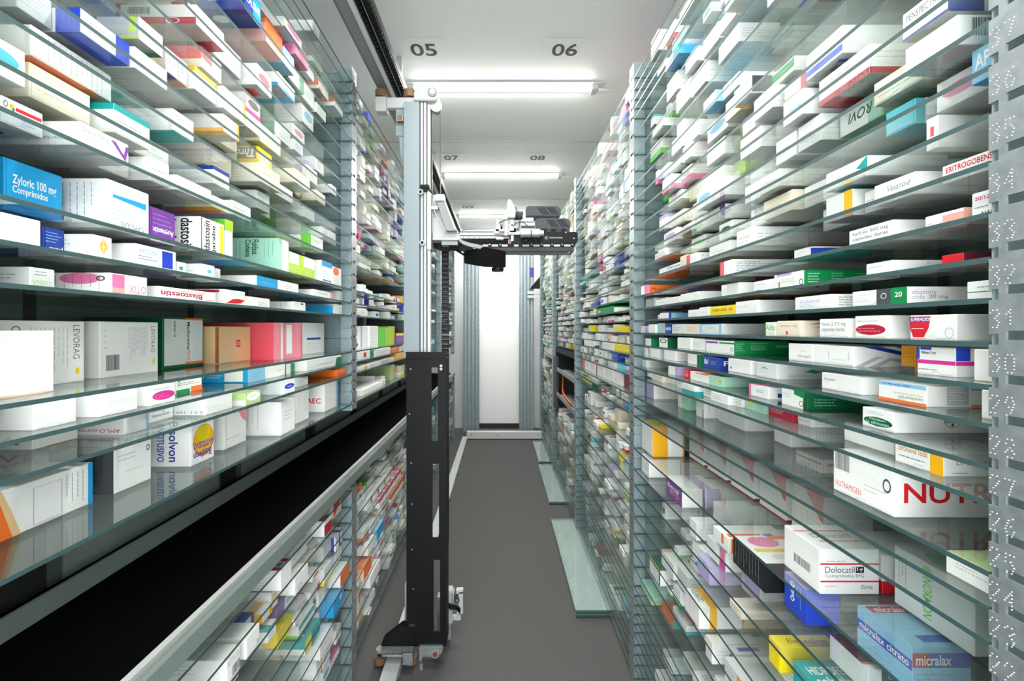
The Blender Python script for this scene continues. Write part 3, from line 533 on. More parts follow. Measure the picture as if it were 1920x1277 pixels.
l(757, 357, 402, 357, 797, .745, .14, 'white', 'white carton with a yellow sun and blue lettering', [('E', 'A', .08, .12, .98, .82, 'orange'), ('E', 'A', .1, .2, .96, .82, 'amber'), ('E', 'A', .2, .45, .8, .8, 'yellow'), ('T', 'A', 'ANTITUSIVO', .1, .32, .95, .46, 'royal', 180, 1), ('T', 'A', 'Bisolvon', .1, .1, .85, .26, 'navy', 180, 1), ('T', 'N', 'Bisolvon', .62, .1, .78, .95, 'navy', -90, 1), ('T', 'N', 'ANTITUSIVO', .42, .1, .54, .92, 'royal', -90, 1), ('P', 'N', [(0, 0), (.2, 0), (.3, .4), (.25, .8), (.1, 1), (0, 1)], 'lime')], h=.115)
l(757, 420, 462, 420, 776, .755, .13, 'white', 'white carton with a dotted crimson corner pattern', [('P', 'A', [(.5, 1), (1, 1), (1, .5), (.8, .65)], 'rose'), ('L', 'A', .1, .2, .8, .35, 1, 'crimson'), ('L', 'N', .2, .2, .8, .9, 3, 'ink', 1)], h=.11)
l(757, 526, 553, 526, 761, .68, .15, 'white', 'tall white carton with blue inverted lettering and side text', [('L', 'A', .2, .4, .85, .75, 3, 'navy'), ('L', 'N', .08, .2, .6, .9, 5, 'ink', 1), R_('T', 0, 0, 1, .1, 'silver')], h=.105)
l(757, 555, 579, 555, 735, .71, .1, 'white', 'tall white carton with fine vertical print', [('L', 'A', .6, .2, .9, .8, 2, 'lightink', 1)], h=.118)
l(757, 608, 633, 608, 729, .70, .14, 'white', 'white carton with red lettering on its side', [('T', 'N', 'UKS', .05, .3, .3, .48, 'dgrey', 0, 1), ('T', 'N', 'SAEC', .4, .3, .9, .48, 'red', 0, 1), R_('A', .85, 0, 1, 1, 'sky'), ('L', 'A', .2, .3, .7, .8, 2, 'salmon')], h=.115)
# bay 2 over the belt
for x0, x1, yt, X, body, desc, D in ((676, 690, 612, .70, 'white', 'tall white carton with violet edge', [R_('A', 0, 0, .2, 1, 'violet')]), (691, 709, 611, .69, 'white', 'tall white carton with faint print', [small('A')]), (709.5, 727, 614, .69, 'lgreen', 'bright green carton', [R_('A', .8, 0, 1, 1, 'lime')]), (728, 740, 612, .70, 'lime', 'yellow green carton', []), (741, 757, 625, .69, 'purple', 'purple carton with a yellow top', [R_('A', 0, .75, 1, 1, 'yellow'), ('L', 'A', .1, .2, .9, .6, 2, 'white')])):
    l(659, x0, x1, x0, yt, X, .12, body, desc, D, b=1)
for x0, x1, yt, body, desc, D in ((676, 694, 659, 'white', 'white carton with a red mark', [R_('A', .3, .2, .6, .8, 'red')]), (695, 706, 658, 'green', 'white carton with a green cap', [R_('A', .5, 0, 1, 1, 'white')]), (707, 732, 655, 'white', 'plain white carton', [small('A')]), (733, 748, 654, 'orange', 'orange carton', [('L', 'A', .1, .3, .9, .7, 2, 'white')])):
    l(680, x0, x1, x0, yt, .68, .12, body, desc, D, b=1)
for x0, x1, yt, body, desc, D in ((676, 690, 688, 'white', 'white carton with an amber flame', [R_('A', .5, .1, .9, .9, 'amber')]), (691, 712, 683, 'white', 'white carton with grey print', [small('A', 'ink')]), (713, 740, 676, 'pale', 'pale carton with violet print', [small('A', 'purple')]), (741, 757, 665, 'amber', 'amber carton', [('L', 'A', .1, .3, .9, .7, 2, 'white')])):
    l(701.5, x0, x1, x0, yt, .68, .12, body, desc, D, b=1)
l(757, 677, 716, 677, 738, .68, .2, 'white', 'long low white carton with red print', [('L', 'A', .1, .2, .9, .7, 2, 'rose')], b=1, h=.03)
# under the belt
l(1010, 358, 388, 358, 1237, .66, .16, 'white', 'white carton with a dark red top panel', [R_('T', .2, .1, .95, .9, 'maroon'), ('L', 'N', .1, .1, .8, .5, 4, 'ink')], h=.055)
l(980, 424, 451, 424, 1188, .66, .16, 'white', 'white carton with a grey inverted word on its end', [('T', 'A', 'NUTRIGAN', .05, .62, .95, .9, 'silver', 0, 1), ('K', 'A', .4, .1, .95, .5), ('L', 'N', .1, .4, .7, .9, 3, 'ink')], h=.062)
l(980, 461, 487, 461, 1146, .66, .15, 'white', 'plain white carton with a small mark', [R_('A', .75, .1, .95, .35, 'silver'), small('N')], h=.055)
l(950, 526, 547, 526, 1080, .66, .15, 'white', 'white carton with red and blue top stripes', [R_('T', 0, 0, 1, .25, 'red'), R_('T', .1, .35, .9, .65, 'blue'), R_('T', 0, .75, 1, 1, 'red'), ('L', 'N', .05, .1, .9, .6, 4, 'ink')], h=.062)
l(980, 553, 578, 553, 1033, .66, .16, 'white', 'white carton with faint name on its side', [('T', 'N', 'FERMAN', .4, .5, .85, .72, 'salmon'), ('O', 'A', .2, .1, .5, .4, 'sky', .3)], h=.055, b=0)
l(950, 608, 622, 608, 1010, .665, .14, 'white', 'white carton with crimson end', [R_('A', 0, 0, 1, .7, 'crimson'), R_('T', 0, 0, 1, .8, 'crimson')], h=.06)
l(950, 625, 640, 625, 1010, .69, .12, 'cream', 'cream carton with red flash', [('P', 'A', [(0, 0), (1, 1), (0, 1)], 'red')], h=.06)
l(1073, 638, 655, 638, 1075, .665, .18, 'white', 'white carton with a bright orange red end', [R_('A', 0, 0, 1, 1, 'orange')], h=.055)
l(1042, 622, 640, 622, 1068, .70, .16, 'white', 'white carton with a blue name strip on its side', [R_('N', .05, .35, .28, .6, 'navy'), ('T', 'N', 'CEPHYL', .3, .32, .8, .6, 'navy', 0, 1), R_('N', .84, .3, .95, .62, 'navy')], h=.05)
l(1105, 625, 645, 625, 1165, .665, .17, 'blue', 'large blue carton with pale side', [('L', 'N', .2, .3, .8, .6, 2, 'sky'), R_('T', 0, .75, 1, 1, 'sky'), R_('A', .55, .5, .8, .8, 'silver')], h=.062)
l(1105, 572, 600, 572, 1190, .69, .14, 'teal', 'teal and white carton with a pale swoosh', [('P', 'T', [(0, .1), (.9, .2), (.3, .8)], 'white'), R_('N', 0, 0, 1, .4, 'white'), R_('A', 0, 0, .4, 1, 'yellow')], h=.05)
l(1073, 560, 590, 560, 1140, .70, .13, 'white', 'white carton with a green and blue edge', [R_('N', 0, 0, 1, .25, 'lgreen'), R_('A', 0, .6, 1, 1, 'teal')], h=.045)
l(1042, 520, 548, 520, 1120, .70, .12, 'yellow', 'yellow carton with a pale side', [R_('N', .0, 0, .6, 1, 'pale')], h=.05)
l(1139, 600, 625, 600, 1220, .67, .14, 'white', 'white carton under the large blue one', [small('N', n=3)], h=.055)
for i, (x0, x1, yt) in enumerate(((688, 700, 1010), (701, 713, 975), (714, 725, 945), (726, 736, 925))):
    l(1010, x0, x1, x0, yt, .68, .18, 'white', 'white carton with a dark slot on its end', [R_('A', .6, .15, .75, .85, 'dgrey'), R_('A', .6, .2, .7, .8, 'maroon')], b=1, h=.058)
for i, (x0, x1) in enumerate(((711, 720), (721, 729), (730, 737), (738, 745), (746, 752))):
    l(1042, x0, x1, x0, 1000, .675, .12, 'white', 'white carton with a coral red top', [R_('T', 0, .25, 1, 1, 'coral'), R_('A', 0, .55, 1, 1, 'coral'), R_('N', 0, .5, 1, 1, 'rose')], b=1, h=.055)
for i, (x0, x1) in enumerate(((733, 741), (742, 749), (750, 757))):
    l(1073, x0, x1, x0, 1020, .675, .12, 'orange', 'orange carton with white foot', [R_('A', 0, 0, 1, .3, 'white'), R_('N', 0, 0, 1, .4, 'white')], b=1, h=.055)
l(1105, 706, 720, 706, 1070, .67, .14, 'sky', 'sky blue carton', [R_('T', 0, 0, 1, 1, 'sky'), R_('A', 0, 0, 1, 1, 'blue')], b=1, h=.055)
l(1105, 690, 704, 690, 1095, .67, .14, 'white', 'white carton with a pale teal patch on top', [('E', 'T', .4, .3, .9, .8, 'aqua')], b=1, h=.05)
l(1139, 682, 697, 682, 1120, .665, .14, 'orange', 'orange ended carton', [R_('N', 0, 0, 1, 1, 'beige')], b=1, h=.06)
l(1177, 694, 712, 694, 1180, .662, .08, 'white', 'white carton with grey vertical lettering by the rail', [('L', 'N', .2, .1, .8, .9, 3, 'ink', 1), ('L', 'A', .3, .2, .8, .8, 2, 'salmon')], b=1, h=.06)
# ---------------------------------------------------------------- numbered rack
r = lambda *a, **k: hero(1, *a, **k)
# 31
r(623.6, 1705, 1795, 1795, 589, .63, .16, 'white', 'white carton with a red hexagon emblem', [('P', 'A', [(.0, .55), (0, .95), (.48, .95), (.44, .5), (.33, .1), (.08, .1)], 'red'), R_('A', .0, .72, .46, .93, 'purple'), ('T', 'A', 'SUPERMILSION', .03, .76, .5, .9, 'white', 0, 1), ('L', 'A', .05, .38, .4, .6, 1, 'white'), ('L', 'A', .05, .02, .6, .12, 1, 'salmon'), ('O', 'A', .78, .08, .96, .5, 'silver', .2), ('O', 'N', .6, .2, .95, .85, 'lightink', .12), ('T', 'N', 'BAYER', .64, .44, .91, .6, 'lightink', 0, 1)])
r(623.6, 1602, 1665, 1665, 591, .63, .13, 'white', 'white carton with a dark red scribbled oval', [('E', 'A', .04, .15, .96, .62, 'crimson'), ('L', 'A', .1, .28, .9, .5, 2, 'rose'), ('L', 'A', .1, .72, .9, .85, 1, 'lightink')])
r(623.6, 1536, 1593, 1593, 597, .63, .10, 'white', 'white carton with two lines of thin grey lettering', [('T', 'A', 'Noiat 2 375 mg', .1, .58, .9, .82, 'ink'), ('T', 'A', 'capsulas duras', .1, .28, .86, .54, 'ink')])
r(623.6, 1456, 1502, 1502, 601, .63, .12, 'cream', 'cream pink carton with red bird strokes', [('T', 'A', 'Ossanar 1mg', .14, .55, .86, .78, 'coral'), ('P', 'N', [(.1, .75), (.5, .95), (.9, .8), (.5, .8)], 'coral'), ('P', 'N', [(.2, .55), (.6, .7), (.8, .55), (.5, .58)], 'red'), ('T', 'N', 'Di', .72, .2, .98, .55, 'dgrey'), ('E', 'A', .4, .1, .5, .35, 'coral')])
r(623.6, 1434, 1455, 1455, 604, .63, .08, 'white', 'white carton with a lime green name', [('T', 'A', 'Aldo', .05, .4, .95, .85, 'lgreen', 0, 1), R_('A', .0, 0, .08, 1, 'green'), ('L', 'A', .1, .1, .9, .35, 2, 'olive')])
r(623.6, 1312, 1353, 1353, 607, .63, .19, 'pale', 'long pale grey carton with light blue end', [R_('A', 0, 0, 1, 1, 'sky'), R_('A', .1, .1, .9, .9, 'pale'), ('T', 'A', 'Paget', .3, .5, .7, .75, 'lightink'), ('L', 'A', .1, .2, .5, .5, 2, 'sky')])
r(623.6, 1286, 1312, 1312, 607.5, .64, .08, 'cream', 'cream carton beside the long pale one', [small('A')])
r(623.6, 1260, 1285, 1285, 607.5, .64, .09, 'pale', 'grey green carton with print', [small('A', 'ink')])
r(623.6, 1247, 1259.5, 1259.5, 606, .64, .09, 'navy', 'dark blue square ended carton', [R_('A', .1, .3, .9, .6, 'sky')])
r(623.6, 1233, 1246.5, 1246.5, 606, .64, .1, 'grey', 'grey ended carton with an aqua edge', [R_('A', 0, 0, .15, 1, 'aqua')])
r(623.6, 1216, 1232, 1232, 608, .63, .08, 'white', 'small white carton beside the second upright', [])
r(623.6, 1200, 1215, 1215, 611, .63, .08, 'violet', 'small violet sided carton', [R_('A', 0, 0, .6, 1, 'white')])
# 32
r(601, 1597, 1703, 1703, 537, .63, .13, 'white', 'white carton with charcoal and bright green blocks', [R_('A', .48, 0, .73, 1, 'dgrey'), R_('A', .73, 0, 1, 1, 'green'), ('T', 'A', '20', .8, .45, .92, .75, 'white', 0, 1), ('O', 'A', .56, .4, .66, .75, 'white', .2), ('L', 'A', .06, .3, .42, .85, 3, 'pale'), ('T', 'N', 'ebastina', .05, .58, .34, .82, 'violet'), ('T', 'N', 'cinfa', .05, .3, .2, .54, 'violet'), ('T', 'N', '20 mg', .25, .28, .48, .54, 'ink'), R_('N', .94, 0, 1, 1, 'dgrey')])
r(601, 1811, 1885, 1885, 522, .63, .1, 'white', 'white carton with a thin green line beside the numbered upright', [R_('A', 0, .4, 1, .45, 'green'), ('L', 'A', .3, .6, .9, .8, 1, 'ink')])
r(601, 1490, 1560, 1560, 551, .63, .13, 'white', 'white carton with pale blue lettering and purple edge', [('T', 'A', 'Actonel', .15, .5, .7, .8, 'violet'), ('L', 'A', .15, .2, .6, .45, 3, 'sky'), R_('N', .7, 0, .95, 1, 'violet'), ('L', 'N', .1, .2, .65, .9, 4, 'ink')])
r(601, 1379, 1421, 1421, 562, .63, .17, 'white', 'long white carton with a black dot', [('L', 'A', .1, .5, .8, .7, 2, 'silver'), ('E', 'N', .82, .45, .88, .7, 'dgrey')])
r(601, 1331, 1378.5, 1378.5, 571, .63, .10, 'yellow', 'bright yellow carton with black lettering', [('T', 'A', 'NERVEX 10', .12, .45, .9, .72, 'brown', 0, 1), ('L', 'A', .3, .15, .7, .3, 1, 'ochre')])
r(601, 1311, 1330.5, 1330.5, 575, .63, .1, 'white', 'white carton next to the yellow one', [('L', 'A', .1, .4, .7, .6, 1, 'silver')])
r(601, 1290, 1310.5, 1310.5, 580, .63, .1, 'white', 'small white carton with a grey letter', [('L', 'A', .4, .2, .8, .7, 2, 'mint')])
r(601, 1237, 1254, 1254, 586, .63, .10, 'sky', 'blue striped carton with white end', [R_('A', 0, 0, 1, 1, 'white'), R_('N', 0, 0, .1, 1, 'royal'), R_('N', .75, 0, 1, 1, 'navy')])
# 33
r(580, 1623, 1675, 1675, 487, .63, .12, 'white', 'white carton between the green and red ones', [('L', 'A', .1, .6, .7, .8, 1, 'silver'), R_('N', .45, 0, .5, 1, 'pale'), ('T', 'N', 'II KARVEA', .6, .5, .98, .72, 'navy', 0, 1)])
r(580, 1764, 1809, 1809, 473, .635, .14, 'red', 'bright red carton with white foot', [R_('N', 0, 0, 1, 1, 'maroon')])
r(580, 1452, 1509, 1509, 506, .63, .14, 'green', 'green carton with white end and fine white print', [R_('A', 0, 0, 1, 1, 'white'), R_('A', .1, .85, .6, 1, 'violet'), R_('A', .15, 0, .2, .5, 'coral'), ('L', 'A', .25, .4, .8, .7, 2, 'silver'), ('O', 'A', .85, .1, .97, .5, 'dgreen', .25), ('L', 'N', .05, .2, .25, .9, 4, 'white'), ('L', 'N', .4, .4, .7, .9, 3, 'mint'), ('L', 'N', .75, .5, .98, .9, 2, 'mint')])
r(580, 1413, 1451.5, 1451.5, 522, .63, .11, 'white', 'white carton with a red and blue foot mark', [('L', 'A', .1, .6, .8, .85, 1, 'violet'), R_('A', .1, .05, .4, .2, 'navy')])
r(580, 1352, 1385, 1385, 529, .63, .15, 'white', 'blank white carton with notched top', [])
r(580, 1276, 1310, 1310, 546, .63, .18, 'pale', 'long pale carton with side print', [('L', 'N', .4, .5, .9, .8, 1, 'ink'), R_('A', 0, 0, 1, 1, 'white')])
r(580, 1230, 1275, 1275, 555, .63, .12, 'white', 'white carton with a small grey swoosh', [('L', 'A', .1, .5, .4, .7, 1, 'ink')])
# 34
r(557, 1591, 1676, 1676, 411, .635, .15, 'white', 'white carton with two dark lines of lettering', [('T', 'A', 'hydrea 500 mg', .1, .62, .9, .86, 'dgrey'), ('T', 'A', 'capsulas duras', .1, .34, .9, .56, 'dgrey'), ('L', 'A', .4, .1, .8, .22, 1, 'violet'), R_('N', .8, 0, .83, 1, 'silver')])
r(557, 1733, 1809, 1809, 388, .635, .12, 'white', 'white carton with a salmon half', [R_('A', .48, .0, 1, .8, 'salmon'), R_('N', 0, 0, .1, 1, 'salmon'), ('L', 'A', .05, .4, .2, .6, 1, 'violet')])
r(557, 1820, 1890, 1890, 345, .63, .12, 'white', 'white carton with magenta dosage print by the numbered upright', [('T', 'A', '20/12,5 mg', .1, .66, .95, .84, 'magenta', 0, 1), ('T', 'A', 'NAM', .3, .1, .7, .26, 'dgrey', 0, 1), ('L', 'A', .1, .4, .7, .5, 1, 'ink')])
r(557, 1489, 1521, 1521, 462, .63, .17, 'navy', 'navy carton with a cream end', [R_('A', 0, 0, 1, 1, 'pale'), ('L', 'A', .2, .2, .8, .8, 3, 'lightink'), R_('N', 0, .9, 1, 1, 'pale')])
# 35
r(531, 1287, 1305, 1305, 473, .63, .16, 'white', 'white carton with a pink edged end and side print', [R_('A', 0, 0, .4, 1, 'coral'), ('L', 'N', .1, .3, .7, .9, 6, 'ink')])
r(531, 1236, 1278, 1278, 490, .64, .13, 'brown', 'tan carton with a violet name', [R_('A', 0, 0, 1, 1, 'salmon'), R_('A', 0, .4, 1, 1, 'white'), ('T', 'A', 'Omeu', .4, .6, .95, .9, 'navy', 0, 1)])
r(531, 1765, 1880, 1880, 272, .635, .14, 'white', 'white carton with bold crimson capitals', [('T', 'A', 'ERITROGOBENS', .08, .55, .87, .86, 'red', 0, 1), ('L', 'A', .3, .2, .8, .35, 1, 'lightink')])
r(531, 1548, 1600, 1600, 385, .64, .14, 'pale', 'pale carton with an amber end', [R_('A', .7, 0, 1, 1, 'amber'), ('L', 'N', .1, .2, .9, .8, 4, 'olive', 1)], h=.05)
# 36 and up
r(531, 1638, 1718, 1718, 320, .635, .17, 'white', 'white carton with slanted dark lettering', [('T', 'A', 'Vesanoid', .35, .5, .9, .78, 'ink', 0, 0, 1), ('L', 'N', .3, .3, .7, .5, 1, 'lightink')])
r(458.7, 1575, 1657, 1575, 214, .68, .14, 'mint', 'white and mint carton with a green inverted word', [R_('A', 0, 0, .68, 1, 'white'), ('T', 'A', 'ROVI', .2, .35, .78, .75, 'dgreen', 180, 1, 1)])
r(482, 1660, 1718, 1660, 214, .655, .15, 'aqua', 'aqua carton with white side', [R_('N', .1, 0, 1, 1, 'white'), ('L', 'N', .2, .1, .9, .9, 6, 'lightink', 1), R_('A', .1, .1, .9, .2, 'sky')])
r(458.7, 1696, 1797, 1696, 95, .612, .19, 'pale', 'pale carton with fine slanted print', [('L', 'A', .2, .3, .9, .6, 2, 'lightink'), ('K', 'N', .1, .3, .4, .9), ('L', 'B', .1, .2, .9, .6, 2, 'ink')])
r(431, 1691, 1779, 1691, 30, .63, .17, 'white', 'white carton with grey capitals and a navy foot line', [('T', 'A', 'PENSPECTACO', .1, .6, .95, .85, 'ink'), R_('A', 0, 0, 1, .1, 'navy'), R_('N', 0, 0, .3, 1, 'navy'), ('L', 'A', .3, .3, .8, .5, 1, 'salmon')])
r(482, 1820, 1890, 1820, 86, .63, .17, 'sky', 'sky blue carton with white capitals by the numbered upright', [('T', 'A', 'AP', .1, .4, .55, .85, 'white', 0, 1), R_('B', 0, 0, 1, 1, 'blue')])
r(404, 1511, 1581, 1581, 45, .635, .19, 'white', 'white carton with a violet blue foot stripe', [R_('A', 0, .1, 1, .34, 'royal'), ('L', 'A', .1, .5, .9, .8, 1, 'violet'), ('T', 'B', 'Sudaxin', .1, .3, .5, .6, 'navy', 180), R_('B', .05, .7, .6, .8, 'royal')])
r(377, 1447, 1490, 1490, 103, .655, .14, 'white', 'white carton with a green lettered band', [('P', 'A', [(0, .3), (1, .3), (1, .9), (0, .9)], 'green'), ('L', 'A', .1, .5, .9, .7, 1, 'mint'), ('K', 'B', .5, .3, .8, .6)])
r(377, 1376, 1408, 1376, 173, .612, .18, 'white', 'white carton with black and red side blocks', [R_('N', .02, .05, .3, 1, 'dgrey'), R_('N', .3, 0, .5, 1, 'coral'), R_('B', 0, 0, 1, .2, 'amber')])
r(431, 1376, 1398, 1376, 208, .70, .16, 'lime', 'lime carton with a pale side', [R_('N', .25, 0, 1, 1, 'pale'), R_('A', 0, 0, .5, .4, 'white')], h=.045)
r(404, 1241, 1252, 1252, 358, .665, .13, 'green', 'green and turquoise picture carton', [R_('N', .35, 0, 1, 1, 'teal'), ('E', 'N', .3, .25, .7, .8, 'aqua'), ('E', 'N', .4, .3, .5, .6, 'orange'), R_('N', 0, 0, .2, .5, 'lgreen')])
r(431, 1245, 1256, 1256, 393, .70, .12, 'lgreen', 'bright green carton behind the glass edges', [('L', 'A', .2, .2, .8, .8, 2, 'white')])
r(258.4, 1318, 1349, 1318, 80, .65, .2, 'white', 'white carton with a maroon patch', [('P', 'N', [(0, .3), (.2, 1), (0, 1)], 'maroon'), R_('N', 0, .5, .15, 1, 'maroon'), ('T', 'N', '1 g', .3, .2, .4, .4, 'ink'), ('L', 'N', .5, .3, .9, .4, 1, 'silver')])
r(258.4, 1359, 1386, 1386, -20, .615, .22, 'white', 'white carton with a green top and red foot line', [R_('N', .1, .5, .9, 1, 'mint'), R_('N', 0, .05, 1, .2, 'coral'), R_('A', .5, 0, .6, 1, 'pale')], h=.055)
r(350, 1355, 1385, 1385, 140, .628, .12, 'sky', 'sky blue carton in the upper rows', [R_('A', 0, 0, .5, 1, 'white'), R_('N', 0, 0, 1, 1, 'white')], h=.036)
r(350, 1319, 1347, 1347, 180, .61, .12, 'sky', 'second sky blue carton in the upper rows', [R_('A', 0, .5, 1, 1, 'white'), R_('N', .3, 0, 1, 1, 'pale')], h=.033)
r(322.5, 1269, 1282, 1282, 216, .66, .17, 'white', 'plain white carton high beside the second upright', [('L', 'N', .3, .3, .8, .5, 1, 'lightink')], h=.047)
r(225, 1248, 1272, 1272, 86, .61, .2, 'blue', 'blue carton high beside the second upright', [R_('A', 0, 0, .6, 1, 'white')], h=.04)
r(557, 1202, 1213, 1213, 534, .61, .17, 'orange', 'orange carton with a pink and white end', [R_('A', 0, 0, .6, 1, 'white'), R_('A', .6, 0, 1, 1, 'pink'), ('T', 'N', 'Monolitum', .1, .3, .8, .75, 'maroon', 0, 0, 1), R_('N', 0, 0, .06, 1, 'pink')])
r(557, 1350, 1373, 1373, 486, .61, .2, 'white', 'long white carton with a red edged end and dense side print', [R_('A', 0, 0, .35, 1, 'coral'), ('L', 'N', .05, .2, .6, .9, 6, 'ink'), ('T', 'N', 'Nexivo', .72, .75, .85, .95, 'black', 0, 1)])
r(506.4, 1548, 1628, 1628, 290, .635, .14, 'white', 'white carton with a teal corner', [('P', 'A', [(.75, .55), (1, 1), (1, .3)], 'teal'), ('T', 'A', 'aspikoni', .1, .4, .6, .6, 'silver'), R_('B', 0, 0, 1, .5, 'teal')])
r(506.4, 1735, 1760, 1760, 270, .64, .14, 'white', 'white carton with a faint red square', [R_('A', .4, .4, .7, .7, 'coral')], h=.08)
r(431, 1468, 1507, 1507, 50, .63, .13, 'white', 'white carton with sky blue side', [R_('A', .3, .3, .9, .5, 'sky')], h=.07)
# 30
r(645.4, 1525, 1602, 1602, 650, .635, .13, 'white', 'white carton with slanting navy bars on its side', [('P', 'N', [(.1, 1), (.35, 1), (1, .5), (1, .3)], 'navy'), ('P', 'N', [(.55, 1), (.8, 1), (1, .8), (1, .6)], 'navy'), ('P', 'N', [(0, 0), (.3, .5), (.4, .5), (.12, 0)], 'grey'), ('P', 'N', [(.2, 0), (.5, .45), (1, .2), (1, .05), (.5, .3), (.35, 0)], 'grey'), R_('A', .4, .3, .42, .7, 'silver'), R_('A', .88, .3, .9, .7, 'silver'), ('L', 'A', .5, .25, .9, .4, 1, 'silver')])
r(645.4, 1688, 1718, 1718, 648, .66, .1, 'ochre', 'ochre carton tucked behind its neighbours', [('L', 'A', .1, .5, .9, .8, 2, 'brown'), R_('A', 0, 0, 1, .2, 'dgrey')])
r(645.4, 1718.5, 1794, 1794, 646, .64, .10, 'white', 'white carton with a magenta stripe and blue corner', [R_('A', 0, .4, 1, .54, 'magenta'), R_('A', 0, .56, .08, 1, 'royal'), R_('A', .1, .9, .4, 1, 'royal'), ('T', 'A', 'Valium 5 mg', .12, .72, .52, .86, 'dgrey', 0, 1), ('L', 'A', .05, .15, .6, .3, 1, 'ink'), R_('N', 0, .4, 1, .54, 'magenta'), R_('N', 0, .56, .2, 1, 'royal'), ('T', 'N', 'Valium', .3, .7, .9, .86, 'dgrey')])
r(645.4, 1824, 1880, 1880, 650, .63, .12, 'white', 'blank white carton touching the numbered upright', [R_('A', .2, 0, .9, .015, 'ochre')])
r(645.4, 1478, 1526, 1526, 646, .635, .13, 'white', 'white carton with dark lettering low on its end', [('T', 'A', 'Neurogard', .4, .2, .9, .4, 'ink'), ('L', 'A', .5, .55, .8, .7, 1, 'silver'), R_('N', .2, 0, .24, 1, 'silver')])
r(645.4, 1324, 1377, 1377, 640, .635, .15, 'green', 'dark green carton with a white end', [R_('A', 0, 0, 1, 1, 'white'), R_('A', 0, .75, .45, .9, 'purple'), R_('A', .5, .75, 1, .88, 'green'), ('O', 'A', .88, .2, .97, .5, 'dgreen', .25), ('L', 'N', .03, .2, .2, .9, 4, 'mint'), ('L', 'N', .3, .3, .65, .9, 5, 'mint'), ('T', 'N', 'NORMON', .75, .5, .99, .7, 'mint', 0, 1)])
r(645.4, 1270, 1297, 1297, 634, .635, .12, 'white', 'white carton with dim print past the green one', [('L', 'A', .3, .3, .6, .6, 1, 'silver')])
r(645.4, 1236, 1252, 1252, 634, .635, .1, 'dgreen', 'dark green carton with a white ringed end', [R_('A', 0, 0, 1, 1, 'white'), ('O', 'A', .1, .4, .9, .9, 'dgreen', .3)])
r(645.4, 1210, 1221, 1221, 635, .635, .1, 'green', 'small green sided carton', [R_('A', 0, 0, 1, 1, 'white')])
r(645.4, 1298, 1322, 1322, 636, .64, .1, 'white', 'pale lined carton', [small('A')])
# 29
r(665.4, 1540, 1616, 1616, 708, .635, .10, 'white', 'white carton with small purple lettering and a dotted ring', [('T', 'A', 'Kelotalin', .08, .55, .38, .72, 'purple'), ('L', 'A', .08, .35, .3, .48, 1, 'silver'), ('O', 'N', .3, .3, .75, .75, 'violet', .2), ('E', 'N', .47, .45, .58, .6, 'maroon'), R_('T', 0, 0, 1, .1, 'pale')])
r(665.4, 1646, 1739, 1739, 725, .635, .12, 'white', 'white carton with an orange foot stripe and dark side panel', [R_('A', 0, .02, 1, .14, 'orange'), R_('A', 0, .8, 1, 1, 'sky'), ('L', 'A', .1, .84, .95, .96, 1, 'royal'), ('T', 'A', 'candesartan', .45, .2, .95, .36, 'ink', 180), ('T', 'A', 'hidroclorotiazida', .35, .4, .95, .52, 'olive', 180), R_('N', .25, .1, .52, .95, 'grey'), ('L', 'N', .27, .15, .5, .9, 6, 'white'), R_('N', .55, .03, 1, .1, 'orange'), R_('N', .55, .8, 1, .95, 'sky')])
r(665.4, 1838, 1890, 1890, 720, .63, .1, 'white', 'white carton half hidden by the numbered upright', [])
r(665.4, 1418, 1458, 1458, 684, .635, .16, 'pale', 'pale grey carton with teal wave strokes', [('P', 'N', [(.38, .5), (.5, .68), (.6, .55), (.68, .62), (.55, .4), (.45, .48)], 'teal'), ('T', 'N', 'Acuolens', .62, .42, .95, .56, 'lightink'), ('L', 'N', .15, .2, .95, .36, 1, 'lightink'), ('P', 'A', [(.2, .6), (.4, .75), (.6, .6), (.4, .65)], 'teal'), ('L', 'A', .2, .3, .8, .45, 1, 'silver')])
r(665.4, 1365, 1408, 1408, 677, .635, .1, 'white', 'white carton with a small teal star', [('E', 'A', .1, .2, .18, .4, 'teal'), ('L', 'A', .2, .6, .7, .75, 1, 'silver'), R_('N', .3, .1, .9, .4, 'salmon')])
r(665.4, 1317, 1351, 1351, 672, .635, .1, 'navy', 'deep blue carton with white script', [('T', 'A', 'Bel', .1, .3, .35, .8, 'white', 0, 1, 1), ('L', 'A', .45, .3, .9, .7, 3, 'sky'), ('T', 'N', 'Polar', .1, .3, .9, .75, 'white', 0, 1)])
r(665.4, 1289, 1312, 1312, 666, .64, .09, 'white', 'white carton with a dark green edge', [R_('A', .8, 0, 1, 1, 'dgreen'), R_('N', .0, 0, .3, 1, 'green')])
r(665.4, 1245, 1266, 1266, 658, .635, .12, 'white', 'pale white carton with thin print lines', [small('N')])
r(665.4, 1218, 1234, 1234, 654, .635, .12, 'white', 'white carton nearest the second upright', [R_('N', 0, 0, 1, 1, 'pale')])
